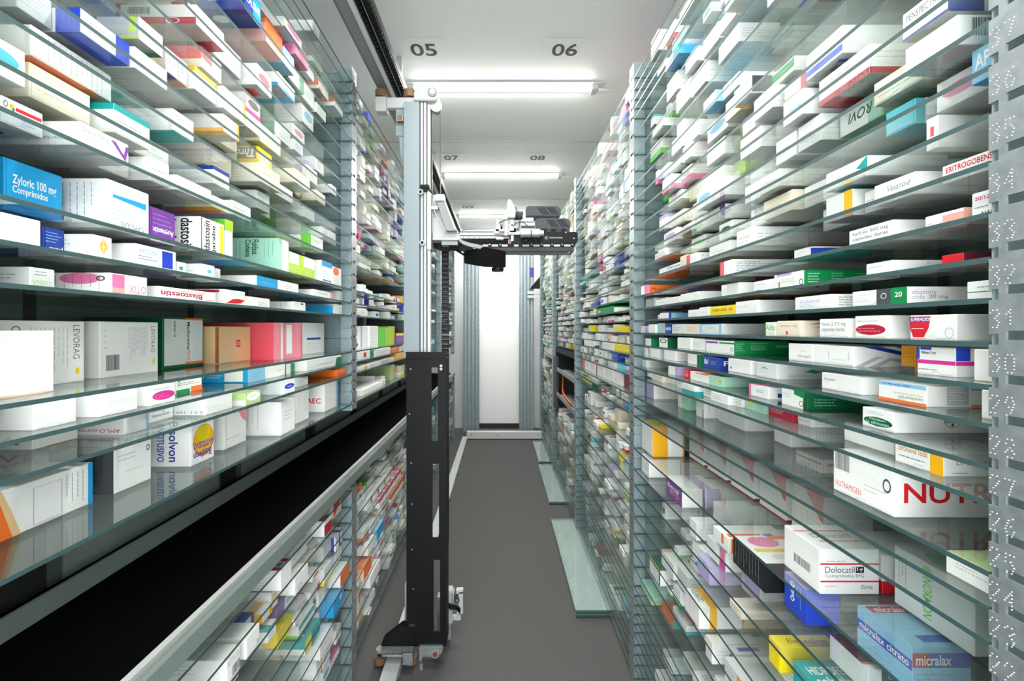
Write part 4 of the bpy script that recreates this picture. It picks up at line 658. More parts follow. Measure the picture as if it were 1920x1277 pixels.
# 28
r(686.5, 1616, 1678, 1678, 775, .632, .19, 'white', 'large white carton with a dark green oval', [('E', 'A', .06, .14, .96, .6, 'dgreen'), ('T', 'A', 'Diltiazem', .25, .42, .75, .55, 'mint', 0, 1), ('T', 'A', 'la elimusan', .15, .22, .85, .38, 'mint', 0, 1), ('L', 'A', .2, .72, .8, .88, 2, 'lightink'), ('O', 'N', .42, .28, .56, .82, 'ink', .1), ('T', 'N', 'BAYER', .43, .5, .55, .6, 'dgrey', 0, 1), R_('N', .48, .34, .5, .48, 'dgrey'), R_('N', .48, .62, .5, .76, 'dgrey')])
r(686.5, 1466, 1515, 1515, 737, .635, .14, 'dgreen', 'dark green carton with a white half end', [R_('A', 0, 0, .85, 1, 'white'), ('P', 'A', [(.5, .75), (.9, .6), (.9, 1), (.5, 1)], 'green'), ('O', 'A', .7, .1, .85, .45, 'dgreen', .25), ('L', 'A', .05, .5, .45, .8, 2, 'sky'), ('L', 'N', .1, .2, .5, .7, 3, 'mint'), ('L', 'N', .6, .3, .9, .7, 3, 'green')])
r(686.5, 1404, 1441, 1441, 727, .635, .11, 'white', 'white carton with a pink edge and navy square', [R_('A', 0, 0, .12, 1, 'pink'), R_('T', 0, .5, 1, 1, 'pink'), ('L', 'A', .4, .4, .8, .7, 2, 'navy'), R_('N', .2, .15, .7, .5, 'navy')])
r(686.5, 1329, 1353, 1353, 708, .635, .15, 'mint', 'sage green carton with an orange roundel', [R_('A', 0, 0, 1, 1, 'mint'), ('E', 'N', .75, .3, .95, .75, 'ochre'), ('L', 'N', .15, .3, .6, .7, 3, 'white'), ('E', 'A', .7, .4, .95, .7, 'amber')])
r(686.5, 1294, 1328, 1328, 703, .635, .1, 'white', 'white carton with an orange upper edge', [R_('A', .3, .88, 1, 1, 'orange'), R_('T', 0, 0, 1, .4, 'orange'), ('L', 'A', .3, .4, .9, .6, 1, 'silver')])
r(686.5, 1282, 1292, 1292, 694, .64, .12, 'red', 'slim red carton', [('O', 'A', .2, .2, .8, .5, 'white', .3), R_('A', .1, .6, .9, .9, 'coral')])
r(686.5, 1253, 1270, 1270, 689, .635, .09, 'violet', 'violet sided white carton', [R_('A', 0, 0, .8, 1, 'white')])
r(686.5, 1200, 1212, 1212, 676, .635, .2, 'pale', 'pale carton with dim grey print by the second upright', [small('N', n=4)])
# 27
r(705, 1677, 1771, 1771, 838, .635, .12, 'white', 'white carton with an amber end block', [R_('A', .75, 0, 1, 1, 'amber'), ('T', 'A', 'LIPOXANE 10/20', .08, .6, .7, .8, 'ochre', 0, 1), ('L', 'A', .1, .3, .7, .5, 1, 'navy'), ('T', 'N', 'LIPOXANE', .15, .5, .6, .7, 'ink'), ('T', 'N', 'RETARD', .6, .5, .98, .68, 'ochre'), ('L', 'N', .1, .1, .3, .25, 1, 'ink')])
r(705, 1582, 1676, 1676, 815, .66, .11, 'white', 'white carton under the green oval one', [('O', 'N', .3, .4, .7, .8, 'dgrey', .4)], h=.05)
r(741, 1346, 1398, 1398, 752, .715, .12, 'white', 'pale white carton with grey rows of print', [('L', 'A', .1, .1, .9, .9, 8, 'lightink', 1), R_('T', .2, .2, .8, .6, 'ochre')], h=.065)
r(741, 1305, 1320, 1320, 735, .68, .13, 'white', 'tall white carton with vertical print', [('L', 'N', .1, .1, .9, .9, 5, 'ink', 1), R_('A', .85, 0, .95, .4, 'dgrey')], h=.075)
r(741, 1271, 1290, 1290, 724, .69, .14, 'mint', 'mint carton with white face', [R_('A', .0, 0, .4, 1, 'white'), ('L', 'N', .1, .2, .5, .9, 5, 'green', 1)], h=.08)
r(741, 1211, 1226, 1226, 718, .655, .14, 'white', 'white carton with a lavender end', [R_('A', 0, 0, 1, 1, 'violet'), ('L', 'N', .1, .2, .9, .9, 9, 'lightink', 1)], h=.075)
r(741, 1451, 1483, 1483, 775, .733, .16, 'white', 'tall white carton with dense vertical print', [('L', 'N', .1, .1, .9, .9, 14, 'ink', 1)], h=.078)
# 25
r(741, 1562, 1678, 1678, 893, .623, .19, 'white', 'large white carton with big red capitals', [('T', 'N', 'NUTRA', .08, .3, 1.0, .72, 'red', 0, 1), ('T', 'A', 'NUTRAMIGEN', .05, .14, .5, .28, 'coral'), ('K', 'A', .04, .55, .3, .95), ('O', 'A', .84, .45, .96, .75, 'dgrey', .3), ('L', 'A', .55, .3, .9, .5, 2, 'lightink')], h=.083)
r(759, 1492, 1540, 1540, 855, .76, .15, 'white', 'white carton with a red stripe behind the large one', [R_('A', 0, .6, 1, .75, 'coral'), ('L', 'A', .1, .1, .8, .4, 2, 'ink'), R_('N', .1, .5, 1, .7, 'coral')], h=.06)
r(759, 1774, 1870, 1870, 1008, .63, .14, 'olive', 'green topped carton beside the numbered upright', [R_('A', 0, 0, 1, 1, 'white'), ('L', 'A', .2, .4, .9, .7, 2, 'lightink'), ('P', 'T', [(0, 0), (1, 0), (1, 1), (.3, .6)], 'lgreen')], h=.03)
# below number 22
r(837, 1676, 1829, 1829, 1114, .765, .06, 'pale', 'large pale carton with green flower emblem', [('E', 'T', .2, .1, .95, .8, 'lgreen'), ('T', 'A', 'NORMON', .4, .1, .52, .75, 'lgreen', -90, 1), ('E', 'A', .40, .8, .52, .94, 'lgreen'), ('L', 'A', .06, .3, .2, .9, 3, 'green', 1), R_('N', .7, .2, .95, .5, 'lgreen')], h=.11)
r(837, 1470, 1539, 1539, 1031, .639, .117, 'white', 'white carton with two red lines and bold black name', [R_('N', 0, .66, 1, .695, 'red'), R_('N', 0, .27, 1, .305, 'red'), ('T', 'N', 'Dolocatil', .08, .48, .58, .62, 'dgrey'), R_('N', .6, .48, .74, .62, 'black'), ('T', 'N', '1g', .62, .495, .72, .605, 'white', 0, 1), ('T', 'N', 'Comprimidos EFG', .08, .36, .74, .45, 'ink'), ('L', 'N', .08, .16, .3, .24, 1, 'coral'), ('T', 'N', 'Sfarma', .68, .12, .88, .22, 'ink', 0, 0, 1), ('L', 'N', .1, .72, .6, .78, 1, 'coral'), R_('T', 0, .72, 1, .75, 'red'), R_('T', .2, .3, 1, .33, 'red'), ('T', 'T', 'Dolocatil', .2, .45, .9, .62, 'ink', 0, 0), ('K', 'A', .3, .3, .75, .5)])
r(876, 1470, 1513, 1513, 1100, .643, .07, 'royal', 'royal blue carton under the red lined one', [('T', 'A', 'Quizac', .3, .35, .5, .85, 'white', 90, 1), ('L', 'A', .55, .3, .8, .9, 3, 'sky', 1), R_('T', 0, 0, 1, 1, 'violet'), ('O', 'A', .3, .75, .5, .92, 'white', .3)], h=.075)
r(876, 1606, 1712, 1712, 1210, .70, .1, 'sky', 'pale blue carton with a red and blue name band', [('T', 'N', 'micralax', .06, .62, .66, .84, 'white', 0, 1), R_('A', 0, .5, 1, .72, 'royal'), ('T', 'A', 'micralax citrato', .06, .54, .95, .7, 'white', 0, 1), R_('T', .1, .78, .9, .95, 'crimson'), ('T', 'T', 'micralax', .2, .8, .8, .93, 'white', 0, 1), ('L', 'N', .08, .1, .8, .5, 4, 'ink'), ('L', 'A', .1, .1, .7, .4, 3, 'ink'), R_('T', .3, .1, 1, .25, 'royal'), ('L', 'T', .2, .35, .8, .7, 3, 'lightink')][1:]+[R_('N', 0, .58, .9, .88, 'crimson'), R_('N', .3, .58, 1, .88, 'royal'), ('T', 'N', 'micralax', .06, .62, .66, .84, 'white', 0, 1)], h=.085)
r(905, 1555, 1630, 1630, 1256, .695, .12, 'white', 'white carton with a maroon top and orange line', [R_('T', 0, .2, 1, 1, 'maroon'), R_('T', 0, .14, 1, .2, 'orange'), ('T', 'T', 'Omeprazol', .25, .5, .8, .65, 'white', 0, 1), R_('N', .2, 0, 1, 1, 'dgrey'), ('T', 'N', 'Omeprazol', .3, .6, .9, .8, 'white')], h=.05)
r(934, 1441, 1463, 1463, 1216, .62, .13, 'yellow', 'yellow carton with brown lettering', [('T', 'T', 'Betadine', .2, .3, .9, .7, 'brown', 0, 0, 1), ('L', 'N', .2, .4, .8, .6, 2, 'brown')], h=.058)
r(934, 1486, 1545, 1545, 1245, .63, .12, 'teal', 'teal green carton with white capitals on top', [('T', 'T', 'HIDROFERO', .1, .55, .9, .8, 'white', 0, 1), ('T', 'T', 'solucion', .1, .25, .8, .5, 'white', 0, 1)], h=.05)
r(876, 1374, 1434, 1434, 1057, .624, .14, 'black', 'black carton with white side text and a pink top', [('L', 'A', .08, .1, .9, .92, 9, 'lightink', 1), ('E', 'N', .65, .15, 1.0, .95, 'magenta'), R_('T', 0, 0, 1, 1, 'white'), ('E', 'T', .15, .55, .7, .95, 'pink'), R_('T', .1, .38, 1, .5, 'yellow'), R_('T', .6, .85, 1, 1, 'orange'), ('T', 'T', 'FRENADOL', .3, .1, .95, .28, 'silver')], h=.07)
r(876, 1337, 1366, 1366, 1011, .635, .17, 'white', 'white carton with orange and blue stripes across', [R_('N', .05, 0, .12, 1, 'orange'), R_('T', .05, .1, .6, .35, 'orange'), R_('T', .65, .1, .8, .35, 'royal'), R_('A', .55, .3, .7, 1, 'orange'), ('L', 'T', .1, .6, .8, .9, 3, 'lightink')])
r(876, 1249, 1279, 1279, 917, .635, .13, 'white', 'white carton with a purple end and purple stripes', [R_('A', 0, 0, 1, 1, 'purple'), ('T', 'A', 'Ibercal', .1, .5, .8, .75, 'white', 0, 1), ('T', 'A', 'VIT D', .2, .2, .8, .45, 'amber', 0, 1), R_('N', .55, 0, .62, 1, 'purple'), R_('N', .66, 0, 1, 1, 'violet'), R_('T', .5, 0, .8, 1, 'violet')])
r(876, 1337, 1350, 1350, 930, .70, .15, 'pale', 'pale carton behind the striped one', [small('N', n=4), small('T', n=4)], h=.06)
r(837, 1203, 1224, 1224, 800, .634, .13, 'white', 'tall white carton with a wide yellow band', [R_('N', 0, 0, .48, 1, 'amber'), R_('T', 0, 0, .48, 1, 'yellow'), R_('N', .94, 0, 1, 1, 'amber'), ('L', 'N', .6, .4, .8, .8, 5, 'lightink'), ('E', 'A', .1, .35, .5, .6, 'white')])
r(876, 1203, 1217, 1217, 862, .626, .13, 'white', 'white carton under the yellow banded one', [('L', 'N', .5, .4, .9, .5, 1, 'silver')])
for i, (xa, xb, yt) in enumerate(((1292, 1320, 840), (1326, 1362, 855), (1370, 1414, 872), (1424, 1475, 890), (1484, 1545, 915))):
    r(837, xa, xb, xb, yt, .785, .12, 'white', ['tall white carton with a red notch, deepest toward the second upright', 'tall white carton with a red notch behind the purple ended one', 'tall white carton with a red notch in mid row', 'tall white carton with a red notch over the black carton', 'tall white carton with a red notch behind the red lined one'][i],
      [('P', 'A', [(.45, 1), (1, 1), (1, .45), (.9, .5)], 'coral'), R_('N', 0, 0, 1, .04, 'crimson'), R_('A', 0, 0, 1, .03, 'crimson'), ('P', 'T', [(0, 0), (.5, 0), (.1, .6), (0, .6)], 'coral'), ('L', 'A', .3, .15, .8, .8, 3, 'lightink', 1), ('L', 'N', .1, .15, .4, .5, 3, 'silver', 1)], h=.12)
r(996, 1284, 1311, 1311, 1138, .605, .13, 'white', 'white carton with a yellow stripe and black side print', [R_('N', .25, 0, .42, 1, 'amber'), R_('T', .25, 0, .42, 1, 'amber'), ('T', 'T', 'FOLINATO', .1, .3, .24, .95, 'dgrey', -90, 1), ('L', 'A', .3, .2, .8, .8, 3, 'navy', 1)])
r(996, 1240, 1263, 1263, 1045, .63, .13, 'white', 'white carton with a red tag on top', [R_('T', .5, .05, .8, .3, 'red'), R_('T', 0, .8, 1, 1, 'salmon'), ('L', 'N', .2, .3, .8, .6, 2, 'pale')], h=.055)
r(996, 1318, 1345, 1345, 1025, .69, .12, 'pale', 'grey carton with dark print on top', [small('T', 'ink', 4), small('N', 'ink')], h=.045)
r(1027, 1218, 1238, 1238, 1035, .615, .12, 'white', 'white carton with a yellow green and dark green edge', [R_('A', 0, .85, 1, 1, 'yellow'), R_('T', 0, 0, 1, 1, 'dgreen'), ('L', 'A', .1, .2, .9, .7, 4, 'violet'), R_('A', .9, 0, 1, .9, 'royal')], h=.06)
r(1093, 1298, 1325, 1325, 1236, .63, .18, 'white', 'white carton with a blue stripe on top', [R_('T', .1, .3, .7, .42, 'royal'), ('T', 'T', 'SECRELUX', .1, .55, .7, .78, 'lightink', 0, 1), R_('T', .75, .25, 1, .4, 'navy')], h=.03)
r(1027, 1412, 1432, 1432, 1190, .62, .12, 'white', 'white carton with red framed top', [R_('T', 0, .1, .9, .16, 'red'), R_('T', 0, .8, .9, .86, 'red'), R_('N', 0, .8, 1, .9, 'red')], h=.06)
r(905, 1396, 1425, 1425, 1135, .66, .12, 'grey', 'grey carton with violet end', [R_('A', 0, 0, 1, 1, 'violet'), small('N')], h=.055)
r(1093, 1200, 1222, 1222, 1230, .63, .17, 'mint', 'mint and olive carton near the floor', [R_('N', 0, 0, .5, .6, 'olive'), R_('T', 0, 0, 1, 1, 'mint')], h=.03)
r(1093, 1240, 1262, 1262, 1235, .66, .14, 'orange', 'orange and teal picture carton near the floor', [('E', 'T', .3, .2, .7, .8, 'teal'), ('P', 'N', [(0, 0), (.6, .4), (1, .1), (1, 1), (0, 1)], 'teal')], h=.03)
# bay 2 accents of the numbered rack
for x0, x1, yt, key, h, body, desc, D in ((1095, 1113, 628, 665.4, .10, 'white', 'tall white carton with a yellow half', [R_('N', .5, 0, 1, 1, 'yellow')]), (1129, 1150, 628, 665.4, .10, 'white', 'tall white carton beside the yellow one', [small('A')]), (1152, 1180, 632, 665.4, .09, 'yellow', 'tall yellow carton', [('L', 'A', .4, .3, .6, .8, 1, 'brown', 1)]), (1154, 1172, 600, 623.6, .03, 'yellow', 'small yellow carton', []), (1118, 1150, 575, 580, .04, 'green', 'green carton with a pale spot', [('E', 'A', .1, .3, .3, .7, 'mint')]), (1108, 1120, 570, 557, .03, 'navy', 'small navy carton', [])):
    r(key, x0, x1, x1, yt, .63, .12, body, desc, D, b=1, h=h)
for i, (x0, x1) in enumerate(((1092, 1104), (1105, 1117), (1118, 1133), (1134, 1150), (1151, 1166))):
    r(741, x0, x1, x1, 750, .64, .14, 'white', ['white carton with a pink edge', 'tall white carton', 'white carton with a thin crimson line', 'tall white carton with grey print', 'tall white carton with red print'][i], [[R_('A', 0, 0, .4, 1, 'pink')], [small('A')], [R_('A', 0, 0, .12, 1, 'crimson')], [small('A', 'ink', 4)], [small('A', 'coral', 4)]][i], b=1, h=.11)
r(741, 1170, 1182, 1182, 780, .64, .12, 'maroon', 'maroon carton with white lettering', [('L', 'A', .3, .2, .7, .8, 2, 'salmon', 1)], b=1, h=.11)
r(777, 1168, 1181, 1181, 820, .63, .12, 'blue', 'blue carton with an orange edge', [R_('A', 0, 0, .25, 1, 'orange')], b=1, h=.08)
r(777, 1090, 1110, 1110, 790, .64, .10, 'green', 'bright green carton on white base', [R_('A', 0, 0, 1, .2, 'yellow')], b=1, h=.06)
# ---------------------------------------------------------------- fill the remaining shelf length
rng = random.Random(11)
def fill(sh):
    side, b, z, gap, zs = sh
    if gap < .024: return
    if side > 0 and b == 0 and 1.05 < z < 1.38: return
    Xf = abs(XL if side < 0 else XR); y = BAY[b]+rng.uniform(.012, .05); end = BAY[b+1]-PW-.012
    occ = sorted(OCC.get((side, b, round(z, 4)), [])); crowded = b == 0 and len(occ) > 4 and z < 1.79; last = max([o[1] for o in occ], default=0)
    if side > 0: dens = .93 if 1.1 < z < 1.8 else (.62 if z > 1.8 else .55)
    else: dens = .93 if 1.2 < z < 1.8 else (.62 if z > 1.8 else .78)
    if gap < .034: dens *= .35
    big = b == 0 and z > 1.8
    if b == 0 and (z > 1.8 or (side > 0 and z < 1.1)): end -= rng.uniform(.02, .26)
    if z > 2.5: dens *= .8
    if side > 0 and z < .5: dens *= .45
    near = b == 0
    if crowded: y = max(y, last+.003)
    while y < end-.03:
        w = rng.choice((rng.uniform(.035, .06), rng.uniform(.055, .10), rng.uniform(.08, .125)))
        if b >= 2: w *= 1.15
        if big: w = rng.uniform(.06, .13)
        hit = next((o for o in occ if o[0] < y+w and o[1] > y), None)
        if hit:
            room = hit[0]-y
            if room > .035: w = room-.003
            else: y = hit[1]+.003; continue
        w = min(w, end-y)
        if b == 0 and occ and y < occ[0][0]: y = occ[0][0]; continue
        if w < .025: break
        # inside the crowded hero rows only fill real gaps on the far side; nothing in front of the photographed boxes
        if rng.random() < dens and not (crowded and side < 0 and b == 0 and rng.random() < .3):
            body, desc, D = rand_style(rng)
            if b == 0 and body not in ('white', 'pale', 'cream') and rng.random() < .7: body, desc, D = rand_style(rng)
            h = min(gap-.006, rng.choice((rng.uniform(.018, .03), rng.uniform(.025, .045), rng.uniform(.04, .08), rng.uniform(.05, .10))))
            if big: h = min(gap-.006, rng.uniform(.035, .085))
            h = max(h, .014); d = rng.uniform(.09, .19); sb = rng.choice((.02, .03, .045)) + rng.uniform(0, .03)+(rng.uniform(0, .08) if rng.random() < .25 else 0)
            d = min(d, .385-sb)
            BOXES.append(Carton(side, sh, y, y+w-.002, side*(Xf+sb), d, h, body, desc, D))
            if sb+d < .28 and rng.random() < (.7 if near or b == 1 else .3):
                BOXES.append(Carton(side, sh, y+.002, y+w-.004, side*(Xf+sb+d+.006), min(.17, .385-sb-d-.006), h*rng.uniform(.8, 1), body, desc, D, row=1))
        y += w+rng.choice((.001, .003, .006, .02 if z > 1.8 or z < 1.1 else .004))
for sh in SHELVES: fill(sh)
# second rows behind the photographed boxes
for c in [c for c in BOXES if c.hero]:
    Xf = abs(XL if c.side < 0 else XR); end = abs(c.xf)-Xf+c.d
    if end < .27 and rng.random() < .6: 
        body, desc, D = rand_style(rng)
        BOXES.append(Carton(c.side, c.shelf, c.y0+.002, c.y1-.002, c.side*(Xf+end+.008), .37-end-.008, c.h*rng.uniform(.7, .95), body, desc, D, row=1))
# resolve overlaps along each shelf row (photographed boxes keep their place; later ones are trimmed or moved back)
rows = {}
for c in BOXES: rows.setdefault((c.side, c.shelf[1], round(c.z, 4)), []).append(c)
keep = []
for k, L in rows.items():
    L.sort(key=lambda c: (not c.hero, c.row, c.y0)); done = []
    for c in L:
        ok = True
        for o in done:
            if c.y0 < o.y1-.0004 and c.y1 > o.y0+.0004 and abs(c.xf) < abs(o.xf)+o.d and abs(c.xf)+c.d > abs(o.xf):
                if c.hero:
                    if abs(c.xf) > abs(o.xf)+.03 and c.y1-o.y1 < .02 and abs(c.xf)-abs(o.xf) < o.d: ok = ok and False if c.y1-o.y1 < .01 else ok
                    if c.y0 < o.y0 and o.y0-c.y0 > .02: c.y1 = o.y0-.001
                    elif c.y1 > o.y1 and c.y1-o.y1 > .02: c.y0 = o.y1+.001
                    elif abs(c.xf) < abs(o.xf) and abs(o.xf)-abs(c.xf) > .03: c.d = abs(o.xf)-abs(c.xf)-.001
                    else: ok = False
                else:
                    if c.y0 < o.y0 and o.y0-c.y0 > .03: c.y1 = o.y0-.001
                    elif c.y1 > o.y1 and c.y1-o.y1 > .03: c.y0 = o.y1+.001
                    else: ok = False
            if not ok: break
        if ok: done.append(c); keep.append(c)
BOXES = keep
scored = sorted(BOXES, key=lambda c: -c.score()); SINGLE = [c for c in scored[:300] if c.score() > 0]; MASS = [c for c in scored if c not in SINGLE]
# ---------------------------------------------------------------- names of places
def place(c):
    side, b, z, gap, zs = c.shelf; L = [o for o in rows[(side, b, round(z, 4))] if o in KEEP and o.row == 0]
    sn = shelfname(side, b, z, zs)
    if side > 0 and b == 0:
        L.sort(key=lambda o: o.y0); n = L.index(c)+1 if c in L else 0
        return '%s from numbered upright, %s' % (ordinal(n), sn) if n else 'behind the front row, %s' % sn
    if side < 0 and b == 0:
        L.sort(key=lambda o: -o.y0); n = L.index(c)+1 if c in L else 0
        return '%s before steel upright, %s' % (ordinal(n), sn) if n else 'behind the front row, %s' % sn
    L.sort(key=lambda o: o.y0); n = L.index(c)+1 if c in L else 0
    return '%s along %s, %s bay' % (ordinal(n) if n else 'behind the first', sn, BAYW[b]+(' numbered' if side > 0 else ' conveyor'))
KEEP = set(BOXES)
used = {}
def short(desc, n):
    w = desc.split()
    return ' '.join(w[:n])
def SN(c):
    side, b, z, gap, zs = c.shelf
    n = shelfname(side, b, z, zs); return n if n[0] not in '0123456789s' or not n.startswith('shelf') else 'on '+n
def label_of(c):
    d = c.desc or '%s carton' % adj(c.body)
    p = place(c); room = 16-len(p.split())
    w = d.split()
    if len(w) <= room: lab = d+', '+p
    elif c.hero and len(w)+len(SN(c).split()) <= 16: lab = d+', '+SN(c)
    elif c.hero: lab = d
    else:
        while len(w) > room or w[-1] in ('with', 'and', 'a', 'its', 'small', 'upper', 'lower', 'dark', 'sky', 'lime', 'bright', 'navy', 'royal'): w.pop()
        lab = ' '.join(w)+', '+p
    if lab in used: lab = '%s carton, %s' % (adj(c.body), p)
    used[lab] = 1; return lab
def poly(cm, c, fine, at=None):
    w_ = c.y1-c.y0; tmp = CM(); hull(tmp, c.d, w_, c.h, C[c.body], .0009)
    decorate(tmp, c.side, c.d, w_, c.h, c.decor, fine, random.Random(int(c.y0*1e5)))
    base = Vector((c.xf+c.side*c.d/2, (c.y0+c.y1)/2, c.z))
    if at is None:
        cm.v, cm.f, cm.c = tmp.v, tmp.f, tmp.c
    else:
        for f, col in zip(tmp.f, tmp.c): cm.f.append(tuple(len(cm.v)+i for i in f)); cm.c.append(col)
        cm.v += [tuple(Vector(v)+base) for v in tmp.v]
    return base
def endflap(c, o, col):
    """tuck flap lying on the aisle end: thin card panel with thumb notch"""
    cm = CM(); w_ = c.y1-c.y0; O, U, V, N = frame('A', c.side, c.d, w_, c.h); t = N*.0005
    g = .0035/max(w_, .01); gv = .0028/max(c.h, .01); P = lambda u, v, k: O+U*u+V*v+N*.0001+t*k
    pts = [(g, gv), (.40, gv), (.44, gv*2.2), (.56, gv*2.2), (.60, gv), (1-g, gv), (1-g, 1-gv*.4), (g, 1-gv*.4)]
    n = len(pts); cm.add([P(a, b, 0) for a, b in pts]+[P(a, b, 1) for a, b in pts], [tuple(range(n, 2*n))]+[(i, (i+1) % n, n+(i+1) % n, n+i) for i in range(n)], col)
    k = len(cm.v); ops = [p for p in c.decor if p[1] == 'A']
    tmp = CM(); decorate(tmp, c.side, c.d, w_, c.h, ops, True, random.Random(int(c.y0*1e5)))
    for f, cc in zip(tmp.f, tmp.c): cm.f.append(tuple(len(cm.v)+i for i in f)); cm.c.append(cc)
    cm.v += [tuple(Vector(v)+t) for v in tmp.v]
    me = cm.mesh('end_flap'); f = bpy.data.objects.new('end_flap', me); COL.objects.link(f); f.parent = o
for i, c in enumerate(SINGLE):
    flap = i < 110 and c.h > .02; cm = CM(); D = c.decor
    if flap: c.decor = [p for p in D if p[1] != 'A']
    base = poly(cm, c, True); o = bpy.data.objects.new('medicine_carton', cm.mesh('medicine_carton')); COL.objects.link(o); o.location = base
    c.decor = D
    if flap: endflap(c, o, C[c.body])
    tag(o, label_of(c), 'medicine box', 'medicine cartons on the glass shelves')
cm = CM()
for c in MASS: poly(cm, c, False, True)
o = bpy.data.objects.new('medicine_carton', cm.mesh('carton_stock')); COL.objects.link(o)
tag(o, 'small and distant medicine boxes filling the remaining glass shelves', 'medicine boxes', kind='stuff')
print('CARTONS', len(SINGLE), len(MASS), 'dup labels', len(SINGLE)-len(used))

# ---------------------------------------------------------------- conveyor
o = empty('conveyor_belt', (-.85, 3, .95), 'long black conveyor belt running between the two halves of the rack', 'conveyor')
m = MB(); m.box(-1.018, -.684, -.6, 6.66, .935, .955, 'belt'); m.box(-.98, -.72, -.6, 6.66, .925, .935, 'belt'); m.build('belt', o)
m = MB(); m.box(-.683, -.668, -.6, 6.66, .93, .966, 'rail'); m.box(-.668, -.658, -.6, 6.66, .93, .948, 'alud'); m.box(-.658, -.645, -.6, 6.66, .918, .958, 'lowwall'); m.build('side_rail', o)
m = MB(); m.box(-1.032, -1.020, -.6, 6.66, .93, 1.008, 'lowwall'); m.box(-1.032, -1.012, -.6, 6.66, 1.004, 1.008, 'lowwall'); m.build('guide_wall', o)
m = MB()
m.box(-1.075, -1.07, -.6, 6.66, .93, 1.235, 'lowwall')
for i in range(9):
    y = .2+.77*i
    m.box(-1.07, -1.064, y, y+.10, .96, 1.235, 'darkbar'); m.box(-1.07, -1.066, y+.10, y+.14, .96, 1.235, 'alud')
m.build('rear_panel', o)
# ---------------------------------------------------------------- picking robot
RB = empty('picking_robot', (-.36, 2.25, 0), 'picking robot with tall mast and horizontal gripper arm over the aisle', 'robot')
Yf, Yb = 2.15, 2.27
def pbox(m, x0, y0, x1, y1, Ya, Yb2, k): m.box(PX(x0, Ya), PX(x1, Ya), Ya, Yb2, PZ(y1, Ya), PZ(y0, Ya), k)
m = MB(); pbox(m, 757, 190, 786, 662, Yf, Yb, 'mast'); pbox(m, 742, 196, 757, 255, Yf+.03, Yf+.036, 'galvd')
for y in (203, 238, 272, 420, 560):
    z = PZ(y, Yf); x = PX(759.5, Yf); m.cyl((x, Yf, z), (x, Yf-.004, z), .005, 'alu', 8)
m.build('mast_plate', RB, bevel=.002)
m = MB()
for a, b, k in ((786, 789, 'alud'), (789, 793, 'alu'), (793, 795, 'alud'), (795, 799, 'alu'), (799, 801, 'alud')): pbox(m, a, 186, b, 1188, Yf+.015+(.004 if k == 'alud' else 0), Yb, k)
m.build('mast_profile', RB)
m = MB(); pbox(m, 801, 184, 807, 1185, Yf+.03, Yf+.06, 'white'); pbox(m, 807, 184, 810, 470, Yf+.04, Yf+.06, 'grey'); m.build('linear_guide', RB)
# pulley head
m = MB(); x0, x1 = PX(776, Yf), PX(815, Yf); z0, z1 = PZ(188, Yf), PZ(163, Yf)
m.prism([(x0, z0), (x1, z0), (x1+.012, z0+.02), (x1+.01, z1-.005), (x1-.02, z1), (x0+.012, z1-.004), (x0, z1-.02)], 'y', Yf, Yf+.11, 'wplast'); m.box(x0+.004, x0+.012, Yf+.03, Yf+.04, z1-.01, z1+.012, 'wplast')
ph = m.build('pulley_housing', RB, bevel=.003)
m = MB(); c = (PX(811, Yf), PZ(173, Yf)); m.cyl((c[0], Yf, c[1]), (c[0], Yf-.006, c[1]), .022, 'mid', 24); m.cyl((c[0], Yf-.006, c[1]), (c[0], Yf-.009, c[1]), .014, 'wplast', 20); m.build('bearing_cap', ph)
m = MB(); c = (PX(819, Yf+.05), PZ(203, Yf+.05)); m.cyl((c[0], Yf+.03, c[1]), (c[0], Yf+.07, c[1]), .024, 'alu', 24); m.cyl((c[0], Yf+.028, c[1]), (c[0], Yf+.03, c[1]), .028, 'wplast', 24); m.build('pulley', RB)
m = MB(); x = PX(826, Yf+.05); m.box(x-.002, x+.001, Yf+.04, Yf+.06, PZ(372, Yf), PZ(205, Yf), 'grey'); m.build('drive_belt', RB)
# bracket gripping the ceiling rail
m = MB(); x0, x1 = -.585, PX(776, Yf); m.box(x0, x1, Yf+.02, Yf+.05, 2.655, 2.705, 'wplast'); m.box(x0, x0+.05, Yf+.0, Yf+.05, 2.63, 2.70, 'wplast')
m.prism([(x0+.09, 2.655), (PX(757, Yf), 2.655), (PX(757, Yf), 2.40), (PX(748, Yf), 2.43), (PX(744, Yf), 2.56)], 'y', Yf+.036, Yf+.04, 'galvd'); m.box(x0+.10, x0+.13, Yf+.0, Yf+.03, 2.585, 2.615, 'brown' if 'brown' in M else 'tan')
m.build('ceiling_bracket', RB, bevel=.002)
for x in (-.565, -.478-.006):
    m = MB(); xx = x if x < -.5 else -.452+.022; m.cyl((xx, Yf+.04, 2.71), (xx, Yf+.04, 2.745), .030, 'tan', 24); m.cyl((xx, Yf+.04, 2.745), (xx, Yf+.04, 2.752), .02, 'grey', 16); m.build('guide_wheel', RB)
